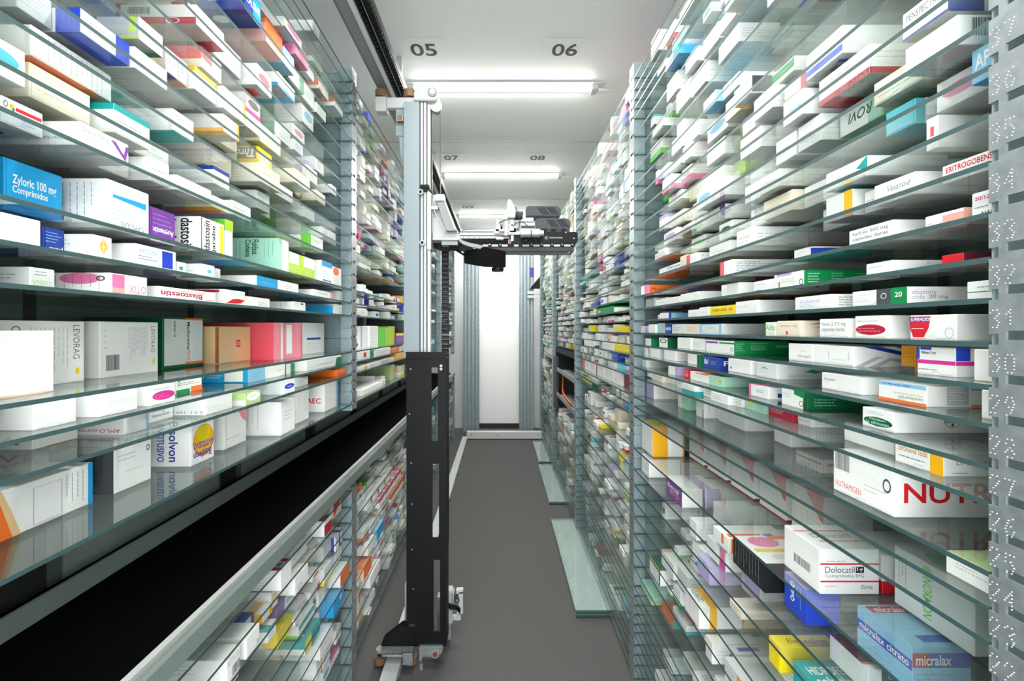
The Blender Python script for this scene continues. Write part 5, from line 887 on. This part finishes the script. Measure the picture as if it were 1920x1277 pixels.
# black guard with slots
G = MB(); Yg = 2.135
def slotted(m, x0, x1, y0, y1, slots, k):
    ys = [y0]+[v for s in slots for v in (s[2], s[3])]+[y1]
    for i in range(0, len(ys), 2): pbox(m, x0, ys[i], x1, ys[i+1], Yg, Yg+.006, k)
    for a, b, c, d in slots: pbox(m, x0, c, a, d, Yg, Yg+.006, k); pbox(m, b, c, x1, d, Yg, Yg+.006, k)
slotted(G, 778, 837, 662, 1212, [(809, 821, 689, 827), (811, 823, 870, 1008), (813, 825, 1050, 1184)], 'black')
pbox(G, 762, 662, 778, 1170, Yg+.002, Yg+.008, 'black'); pbox(G, 761, 660, 837, 672, Yg-.006, Yg, 'black'); pbox(G, 762, 672, 765, 1170, Yg+.008, Yg+.13, 'black'); pbox(G, 834, 672, 837, 1212, Yg+.006, Yg+.10, 'black')
G.build('guard_plate', RB)
for x, y in ((827, 686), (827, 692), (770, 692), (768, 776), (771, 868), (772, 945), (773, 1030), (775, 1104)):
    m = MB(); a, b = PX(x, Yg), PZ(y, Yg); big = x > 800; m.cyl((a, Yg+.001, b), (a, Yg-.003, b), .0065 if big else .003, 'wplast' if big else 'alu', 12); m.build('screw', RB)
# foot
m = MB(); Yq = 2.12; z0, z1 = PZ(1241, Yq), PZ(1213, Yq); x0, x1 = PX(786, Yq), PX(830, Yq)
m.prism([(x0, z0+.0), (x0+.01, z0), (x0+.014, z0+.022), (x1-.03, z0+.022), (x1-.008, z0+.036), (x1, z1-.02), (x1, z1), (x0, z1)], 'y', Yq, Yq+.10, 'galv'); ft = m.build('foot_bracket', RB, bevel=.002)
m = MB(); a, b = PX(816, Yq), PZ(1226, Yq); m.cyl((a, Yq, b), (a, Yq-.004, b), .019, 'mid', 24); m.cyl((a, Yq-.004, b), (a, Yq-.006, b), .012, 'red', 20); m.build('bearing_cap', ft)
m = MB(); m.cyl((x0+.006, Yq+.02, .0), (x0+.006, Yq+.02, .03), .008, 'alu', 12); m.build('levelling_screw', ft)
# bracket and wheels on the floor rail
m = MB(); m.prism([(-.56, .10), (-.40, .10), (-.40, .19), (-.46, .20), (-.55, .13)], 'y', 2.15, 2.19, 'black'); m.box(-.545, -.40, 2.10, 2.22, .085, .10, 'galv'); m.box(-.445, -.395, 2.09, 2.10, .055, .115, 'galv'); m.build('rail_bracket', RB, bevel=.002)
for x in (-.562, -.420):
    m = MB(); m.cyl((x, 2.16, .022), (x, 2.16, .052), .031, 'tan', 28); m.cyl((x, 2.16, .052), (x, 2.16, .072), .012, 'black', 14); m.cyl((x, 2.16, .072), (x, 2.16, .085), .022, 'alu', 16); m.build('guide_wheel', RB)
m = MB(); m.box(-.47, -.415, 2.26, 2.30, .10, .33, 'wplast'); m.build('side_cover', RB, bevel=.003)
# drive unit on the aisle side
m = MB(); Yd = 2.30; pbox(m, 838, 1108, 848, 1170, Yd, Yd+.05, 'wplast'); pbox(m, 846, 1112, 851, 1140, Yd, Yd+.05, 'mid'); pbox(m, 860, 1110, 868, 1152, Yd, Yd+.03, 'wplast'); pbox(m, 855, 1107, 868, 1114, Yd, Yd+.03, 'wplast'); pbox(m, 847, 1158, 858, 1164, Yd, Yd+.03, 'wplast'); pbox(m, 856, 1153, 864, 1164, Yd, Yd+.03, 'wplast'); pbox(m, 838, 1170, 845, 1200, Yd, Yd+.05, 'galv')
m.box(PX(838, Yd)-.05, PX(838, Yd), Yd, Yd+.05, PZ(1185, Yd), PZ(1120, Yd), 'alu')
dv = m.build('drive_bracket', RB, bevel=.002)
m = MB(); a, b = PX(857, Yd), PZ(1125, Yd); m.cyl((a, Yd-.004, b), (a, Yd+.03, b), .013, 'grey', 20); m.cyl((a, Yd-.006, b), (a, Yd-.004, b), .006, 'alu', 12); m.build('motor', dv)
m = MB()
for k in range(4): m.tube([(PX(836, Yd), Yd-.005, PZ(1128+2*k, Yd)), (PX(846, Yd), Yd-.012, PZ(1131+3*k, Yd)), (PX(856, Yd), Yd-.012, PZ(1133+2*k, Yd)), (PX(863, Yd), Yd-.004, PZ(1140+3*k, Yd))], .003, 'black', 8)
m.build('cable', dv)
# vertical cable chain behind the guard
m = MB(); Yc = 2.36; x0, x1 = PX(828, Yc), PX(841, Yc); z = PZ(455, Yc)
while z > .5: m.box(x0, x1, Yc, Yc+.03, z-.021, z, 'black'); m.box(x0+.004, x1-.004, Yc-.003, Yc, z-.018, z-.011, 'grey'); z -= .024
m.build('cable_chain', RB)
# carriage
CG = MB(); Yk = 2.20
pbox(CG, 798, 360, 808, 468, Yk-.03, Yk+.05, 'white'); pbox(CG, 807, 372, 812, 438, Yk, Yk+.004, 'wplast')
CG.prism([(PX(808, Yk), PZ(362, Yk)), (PX(822, Yk), PZ(366, Yk)), (PX(860, Yk), PZ(436, Yk)), (PX(808, Yk), PZ(440, Yk))], 'y', Yk+.02, Yk+.026, 'wplast')
CG.prism([(PX(818, Yk), PZ(372, Yk)), (PX(831, Yk), PZ(372, Yk)), (PX(857, Yk), PZ(434, Yk)), (PX(838, Yk), PZ(434, Yk))], 'y', Yk-.02, Yk+.02, 'mid')
CG.prism([(PX(831, Yk), PZ(372, Yk)), (PX(834, Yk), PZ(374, Yk)), (PX(857, Yk), PZ(432, Yk)), (PX(853, Yk), PZ(432, Yk))], 'y', Yk-.024, Yk-.02, 'white')
pbox(CG, 816, 364, 833, 376, Yk-.03, Yk+.02, 'white'); pbox(CG, 806, 386, 821, 392, Yk-.02, Yk+.02, 'white')
cg = CG.build('carriage', RB, bevel=.001)
m = MB(); pbox(m, 788, 346, 804, 352, Yk-.05, Yk, 'black'); pbox(m, 790, 351, 799, 358, Yk-.05, Yk, 'black'); m.tube([(PX(800, Yk), Yk-.03, PZ(357, Yk)), (PX(806, Yk), Yk-.03, PZ(358, Yk)), (PX(811, Yk), Yk-.03, PZ(365, Yk))], .004, 'black'); m.build('belt_clamp', cg)
for y in (366, 459):
    m = MB(); x, z = PX(792 if y < 400 else 795, Yk), PZ(y, Yk); m.cyl((x, Yk-.055, z), (x, Yk-.02, z), .013, 'alu', 18); m.cyl((x, Yk-.058, z), (x, Yk-.055, z), .007, 'black', 12); m.build('roller', cg)
m = MB(); p = [(815, 394), (817, 402), (822, 411), (829, 420), (834, 430), (835, 440)]; m.tube([(PX(a, Yk), Yk-.026, PZ(b, Yk)) for a, b in p], .0022, 'wplast', 8); m.build('hose', cg)
# arm
A = MB(); Ya = 2.26
pbox(A, 806, 439, 862, 450, Ya-.05, Ya+.05, 'wplast'); pbox(A, 862, 438, 960, 441, Ya, Ya+.06, 'alu'); pbox(A, 837, 434, 962, 436, Ya+.03, Ya+.06, 'grey'); pbox(A, 862, 436, 948, 439, Ya+.03, Ya+.06, 'alu'); pbox(A, 862, 443, 938, 447, Ya-.02, Ya, 'white'); pbox(A, 862, 447, 960, 460, Ya+.02, Ya+.05, 'black')
for x in (869, 879, 889, 899, 909): a, b = PX(x, Ya-.02), PZ(445, Ya-.02); A.cyl((a, Ya-.02, b), (a, Ya-.0206, b), .0025, 'black', 8)
for i in range(16): pbox(A, 866+i*5.4, 436.6, 868.5+i*5.4, 438.4, Ya+.0295, Ya+.03, 'mid')
arm = A.build('arm', RB)
m = MB(); H = Ya-.06; X0, X1 = PX(956, H), PX(1083.5, H)
m.prism([(X0, PZ(463, H)), (PX(1076, H), PZ(463, H)), (X1, PZ(452, H)), (X1, PZ(437, H)), (PX(1081, H), PZ(434.5, H)), (X0, PZ(434.5, H))], 'y', H, H+.09, 'black'); gh = m.build('gripper_head', RB, bevel=.002)
m = MB(); pbox(m, 900, 463, 1076, 471, H+.004, H+.12, 'grey'); pbox(m, 900, 470, 1066, 473, H+.03, H+.12, 'mid'); m.prism([(PX(1066, H), PZ(472, H)), (PX(1083, H), PZ(455, H)), (PX(1083.5, H), PZ(457, H)), (PX(1070, H), PZ(473, H))], 'y', H+.02, H+.1, 'wplast'); m.build('gripper_tray', RB)
m = MB()
for a, b in ((905, 915), (922, 934), (941, 952), (964, 972), (980, 992), (1000, 1011.5), (1019, 1031), (1038.5, 1050), (1058, 1069.5)): pbox(m, a, 458.6, b, 462.2, H-.0008, H, 'wplast')
for x in (917, 919, 938, 997, 1016, 1035, 1054, 1073):
    a, b = PX(x, H), PZ(458.6, H); m.cyl((a, H, b), (a, H-.002, b), .003, 'wplast', 8)
for x, y in ((1061, 435.8), (1076, 447)): a, b = PX(x, H), PZ(y, H); m.cyl((a, H, b), (a, H-.002, b), .0035, 'wplast', 10)
m.box(PX(900, H), PX(956, H), H, H+.004, PZ(463, H), PZ(457, H), 'black'); m.build('reflector_strip', gh)
m = MB(); g, fs, _ = glyphs('TECNYFARMA', 1, 0); x0, x1, z0, z1 = PX(1030, H), PX(1055, H), PZ(447.3, H), PZ(444.6, H)
m.add([(x0+(x1-x0)*a, H-.0006, z0+(z1-z0)*b) for a, b in g], fs, 'wplast'); cx, cz = PX(1024.5, H), PZ(446, H)
for t in range(18):
    a = 6.2832*t/18; b = a+.2; R0, R1 = .0105, .0092
    m.add([(cx+R*math.cos(q), H-.0006, cz+R*math.sin(q)) for R, q in ((R0, a), (R0, b), (R1, b), (R1, a))], [(0, 1, 2, 3)], 'mid')
for sg in (1, -1): m.add([(cx-.006, H-.0006, cz-.006*sg), (cx-.0035, H-.0006, cz-.006*sg), (cx+.006, H-.0006, cz+.006*sg), (cx+.0035, H-.0006, cz+.006*sg)], [(0, 1, 2, 3)], 'wplast')
m.build('logo', gh)
# suction cylinder
m = MB(); Yc = H-.035; zc = PZ(437.5, Yc)
for a, b, r_ in ((976, 994.5, .021), (994.5, 996.5, .019), (996.5, 1012, .021), (1012, 1019, .014)): m.cyl((PX(a, Yc), Yc, zc), (PX(b, Yc), Yc, zc), r_, 'alu' if b-a > 3 else 'grey', 28)
m.build('cylinder', RB)
for x in (986, 1005):
    m = MB(); a = PX(x, Yc); m.cyl((a, Yc, PZ(454, Yc)), (a, Yc, PZ(450, Yc)), .014, 'black', 18); m.build('suction_cup', RB)
# motors
for x0, y0, x1, y1, dy in ((986, 386, 1052, 405.5, .06), (1004, 409, 1069.5, 429, .02)):
    Ym = Ya-.02+dy; m = MB(); a0, a1, b0, b1 = PX(x0, Ym), PX(x1, Ym), PZ(y1, Ym), PZ(y0, Ym)
    m.prism([(a0, b0), (a1-.004, b0), (a1, b0+.008), (a1, b1-.016), (a1-.016, b1), (a0+.01, b1), (a0, b1-.01)], 'y', Ym, Ym+.09, 'motor'); m.box(a0+.004, a1-.006, Ym+.005, Ym+.085, b0-.006, b0, 'mid'); mo = m.build('motor_cover', RB, bevel=.003)
    m = MB(); L = a1-a0; hh = b1-b0
    for k in range(8):
        u = a0+L*(.30+k*.058+(.05 if k > 3 else 0)); m.prism([(u, b1-hh*.14), (u+.0055, b1-hh*.14), (u+.036, b0+hh*.16), (u+.0305, b0+hh*.16)], 'y', Ym-.0008, Ym, 'black')
    m.build('vent_slots', mo)
m = MB(); Yv = Ya; pbox(m, 1002, 428, 1068, 435, Yv-.01, Yv+.04, 'grey')
for x in (1016, 1033, 1052): pbox(m, x, 429, x+10, 434, Yv-.0115, Yv-.01, 'black')
m.build('motor_mount', RB)
# fittings between arm and motors
m = MB(); Yw = H-.02
pbox(m, 946, 408, 952, 442, Yw, Yw+.02, 'wplast'); m.prism([(PX(950, Yw), PZ(392, Yw)), (PX(952, Yw), PZ(374, Yw)), (PX(957, Yw), PZ(373, Yw)), (PX(963, Yw), PZ(383, Yw)), (PX(967, Yw), PZ(388, Yw)), (PX(966, Yw), PZ(408, Yw)), (PX(951, Yw), PZ(408, Yw))], 'y', Yw, Yw+.05, 'wplast'); m.build('valve_block', RB, bevel=.003)
for p in ((972, 404, 976.5), (986, 414, 996), (985, 422, 998)):
    m = MB(); Yz = Ya; m.cyl((PX(p[0]-8, Yz), Yz, PZ(p[1], Yz)), (PX(p[2]+4, Yz), Yz, PZ(p[1], Yz)), .022 if p[1] < 410 else .014, 'grey' if p[1] < 410 else 'alu', 20); m.build('motor_shaft', RB)
m = MB()
for a, b, c, d, k in ((929, 424, 944, 434, 'wplast'), (926, 429, 936, 438, 'wplast'), (938, 420, 943, 430, 'red'), (955, 420, 968, 436, 'wplast'), (953, 432, 976, 440, 'white'), (931, 411, 935, 424, 'galv'), (958, 412, 962, 424, 'wplast'), (963, 427, 975, 434, 'mid'), (953, 449, 958, 457, 'red'), (930, 444, 944, 449, 'galv'), (958, 441, 963, 452, 'alu')): pbox(m, a, b, c, d, Yw+.01, Yw+.03, k)
m.build('fittings', RB, bevel=.0015)
for q in (((966, 388), (971, 400), (975, 412), (974, 424), (969, 432)), ((936, 419), (945, 413), (952, 412)), ((962, 424), (968, 418), (980, 416), (990, 424))):
    m = MB(); m.tube([(PX(a, Yw), Yw+.0, PZ(b, Yw)) for a, b in q], .0022, 'grey', 8); m.build('hose', RB)
# camera box hanging under the arm
m = MB(); c0, c1 = 2.02, 2.36
xa0, xa1 = PX(901, 2.12), PX(949, 2.12)
vs = [(PX(870, 2.30), 2.30, PZ(494, 2.30)), (PX(908, 2.06), 2.06, PZ(501, 2.06)), (PX(949, 2.14), 2.14, PZ(502, 2.14)), (PX(925, 2.40), 2.40, PZ(494, 2.40)),
      (PX(870, 2.30), 2.30, PZ(470, 2.30)), (PX(908, 2.06), 2.06, PZ(463, 2.06)), (PX(949, 2.14), 2.14, PZ(471, 2.14)), (PX(925, 2.40), 2.40, PZ(468, 2.40))]
m.add(vs, [(0, 3, 2, 1), (4, 5, 6, 7), (0, 1, 5, 4), (1, 2, 6, 5), (2, 3, 7, 6), (3, 0, 4, 7)], 'black'); cb = m.build('camera_box', RB, bevel=.003)
m = MB(); a, b = PX(933, 2.13), PZ(502, 2.13); m.cyl((a, 2.14, b), (a, 2.14, b-.016), .03, 'black', 28, .028); m.build('lens_ring', cb)
m = MB(); a = [(861, 449), (868, 455), (880, 459), (895, 462), (905, 465)]
for p, q in zip(a, a[1:]): m.add([(PX(p[0], 2.1), 2.10, PZ(p[1]-4, 2.1)), (PX(q[0], 2.1), 2.10, PZ(q[1]-4, 2.1)), (PX(q[0], 2.1), 2.10, PZ(q[1]+3, 2.1)), (PX(p[0], 2.1), 2.10, PZ(p[1]+3, 2.1)), (PX(p[0], 2.1), 2.115, PZ(p[1]-4, 2.1)), (PX(q[0], 2.1), 2.115, PZ(q[1]-4, 2.1)), (PX(q[0], 2.1), 2.115, PZ(q[1]+3, 2.1)), (PX(p[0], 2.1), 2.115, PZ(p[1]+3, 2.1))], [(0, 3, 2, 1), (4, 5, 6, 7), (0, 1, 5, 4), (1, 2, 6, 5), (2, 3, 7, 6), (3, 0, 4, 7)], 'mid')
m.build('cable_guide', RB)
m = MB(); pbox(m, 828, 451, 858, 459, Ya-.03, Ya+.03, 'wplast'); m.prism([(PX(808, Ya), PZ(451, Ya)), (PX(880, Ya), PZ(451, Ya)), (PX(890, Ya), PZ(470, Ya)), (PX(845, Ya), PZ(466, Ya)), (PX(830, Ya), PZ(470, Ya)), (PX(808, Ya), PZ(460, Ya))], 'y', Ya+.03, Ya+.06, 'black'); m.build('arm_underside', RB)
m = MB()
for k in range(3): m.tube([(PX(836+6*k, Ya), Ya+.0, PZ(455, Ya)), (PX(848+6*k, Ya), Ya-.02, PZ(466+2*k, Ya)), (PX(862+3*k, Ya), Ya-.01, PZ(474+2*k, Ya)), (PX(876, Ya), Ya+.03, PZ(478, Ya))], .004, 'black', 8)
m.build('cable', RB)
# ---------------------------------------------------------------- spare glass sheets stacked on the floor
for lab, y0, y1, x0 in (('spare glass sheet lying in the largest floor stack by the numbered rack', 2.52, 3.74, .425), ('spare glass sheet in the smaller middle floor stack by the numbered rack', 4.14, 5.32, .455), ('spare glass sheet in the farther floor stack near the end beam', 5.40, 6.40, .47)):
    for k in range(5 if y0 < 3 else 3):
        m = MB(); dx = random.Random(k).uniform(-.003, .003); a = x0+dx; z = .002+k*.0085
        v = [(a,y0+dx,z),(.82,y0+dx,z),(.82,y1,z),(a,y1,z),(a,y0+dx,z+.0075),(.82,y0+dx,z+.0075),(.82,y1,z+.0075),(a,y1,z+.0075)]
        m.add(v, [(0,3,2,1),(4,5,6,7)], 'slab'); m.add(v, [(0,1,5,4),(1,2,6,5),(2,3,7,6),(3,0,4,7)], 'edge')
        o = m.build('glass_sheet', loc=(.6, (y0+y1)/2, z)); tag(o, lab.replace('sheet', ['bottom sheet', 'second sheet', 'third sheet', 'fourth sheet', 'top sheet'][k] if y0 < 3 else ['bottom sheet', 'middle sheet', 'top sheet'][k], 1), 'glass sheet', 'spare glass sheets on the floor')
# ---------------------------------------------------------------- black dispensing unit in the third bay of the numbered rack
Y0, Y1 = 3.66, 5.09
o = empty('dispensing_unit', (.8, 4.4, .72), 'black dispensing unit with open grey trays in the numbered rack', 'dispensing unit')
m = MB(); m.box(.63, .99, Y0, Y0+.01, .74, 1.40, 'black'); m.box(.63, .99, Y1-.01, Y1, .74, 1.40, 'grey'); m.box(.985, .99, Y0+.01, Y1-.01, .74, 1.40, 'black'); m.box(.63, .985, Y0+.01, Y1-.01, 1.35, 1.40, 'black'); m.build('casing', o)
m = MB(); m.box(.605, .63, Y1-.28, Y1, .74, 1.30, 'grey'); m.box(.605, .63, Y1-.28, Y1, 1.00, 1.008, 'black'); m.build('front_panel', o, bevel=.002)
for z in (.90, 1.16):
    m = MB(); m.box(.606, .984, Y0+.012, Y1-.30, z, z+.012, 'mid'); m.box(.606, .612, Y0+.012, Y1-.30, z+.012, z+.04, 'mid'); m.build('tray', o)
m = MB(); m.tube([(.66, 4.72, 1.15), (.66, 4.72, 1.02), (.655, 4.70, .97), (.65, 4.62, .95), (.64, 4.3, .94), (.63, 4.0, .945)], .009, 'orange', 10); m.build('cable', o)
# slanted chute at the far end of the aisle
o = empty('outlet_chute', (.56, 6.6, 1.9), 'dark slanted outlet chute with a blue back beside the end column', 'chute')
m = MB(); m.prism([(.45, 2.20), (.60, 2.37), (.60, 2.20)], 'y', 6.72, 6.80, 'black'); m.prism([(.445, 2.20), (.595, 2.39), (.60, 2.38), (.45, 2.195)], 'y', 6.70, 6.715, 'wplast'); m.build('chute_plate', o)
m = MB(); m.box(.46, .52, 6.80, 6.805, 2.38, 2.52, 'blue'); m.build('back_plate', o)
m = MB(); m.box(.42, .60, 6.74, 6.80, 2.06, 2.10, 'white'); m.box(.42, .60, 6.74, 6.80, 2.12, 2.16, 'white'); m.build('cross_rail', o)
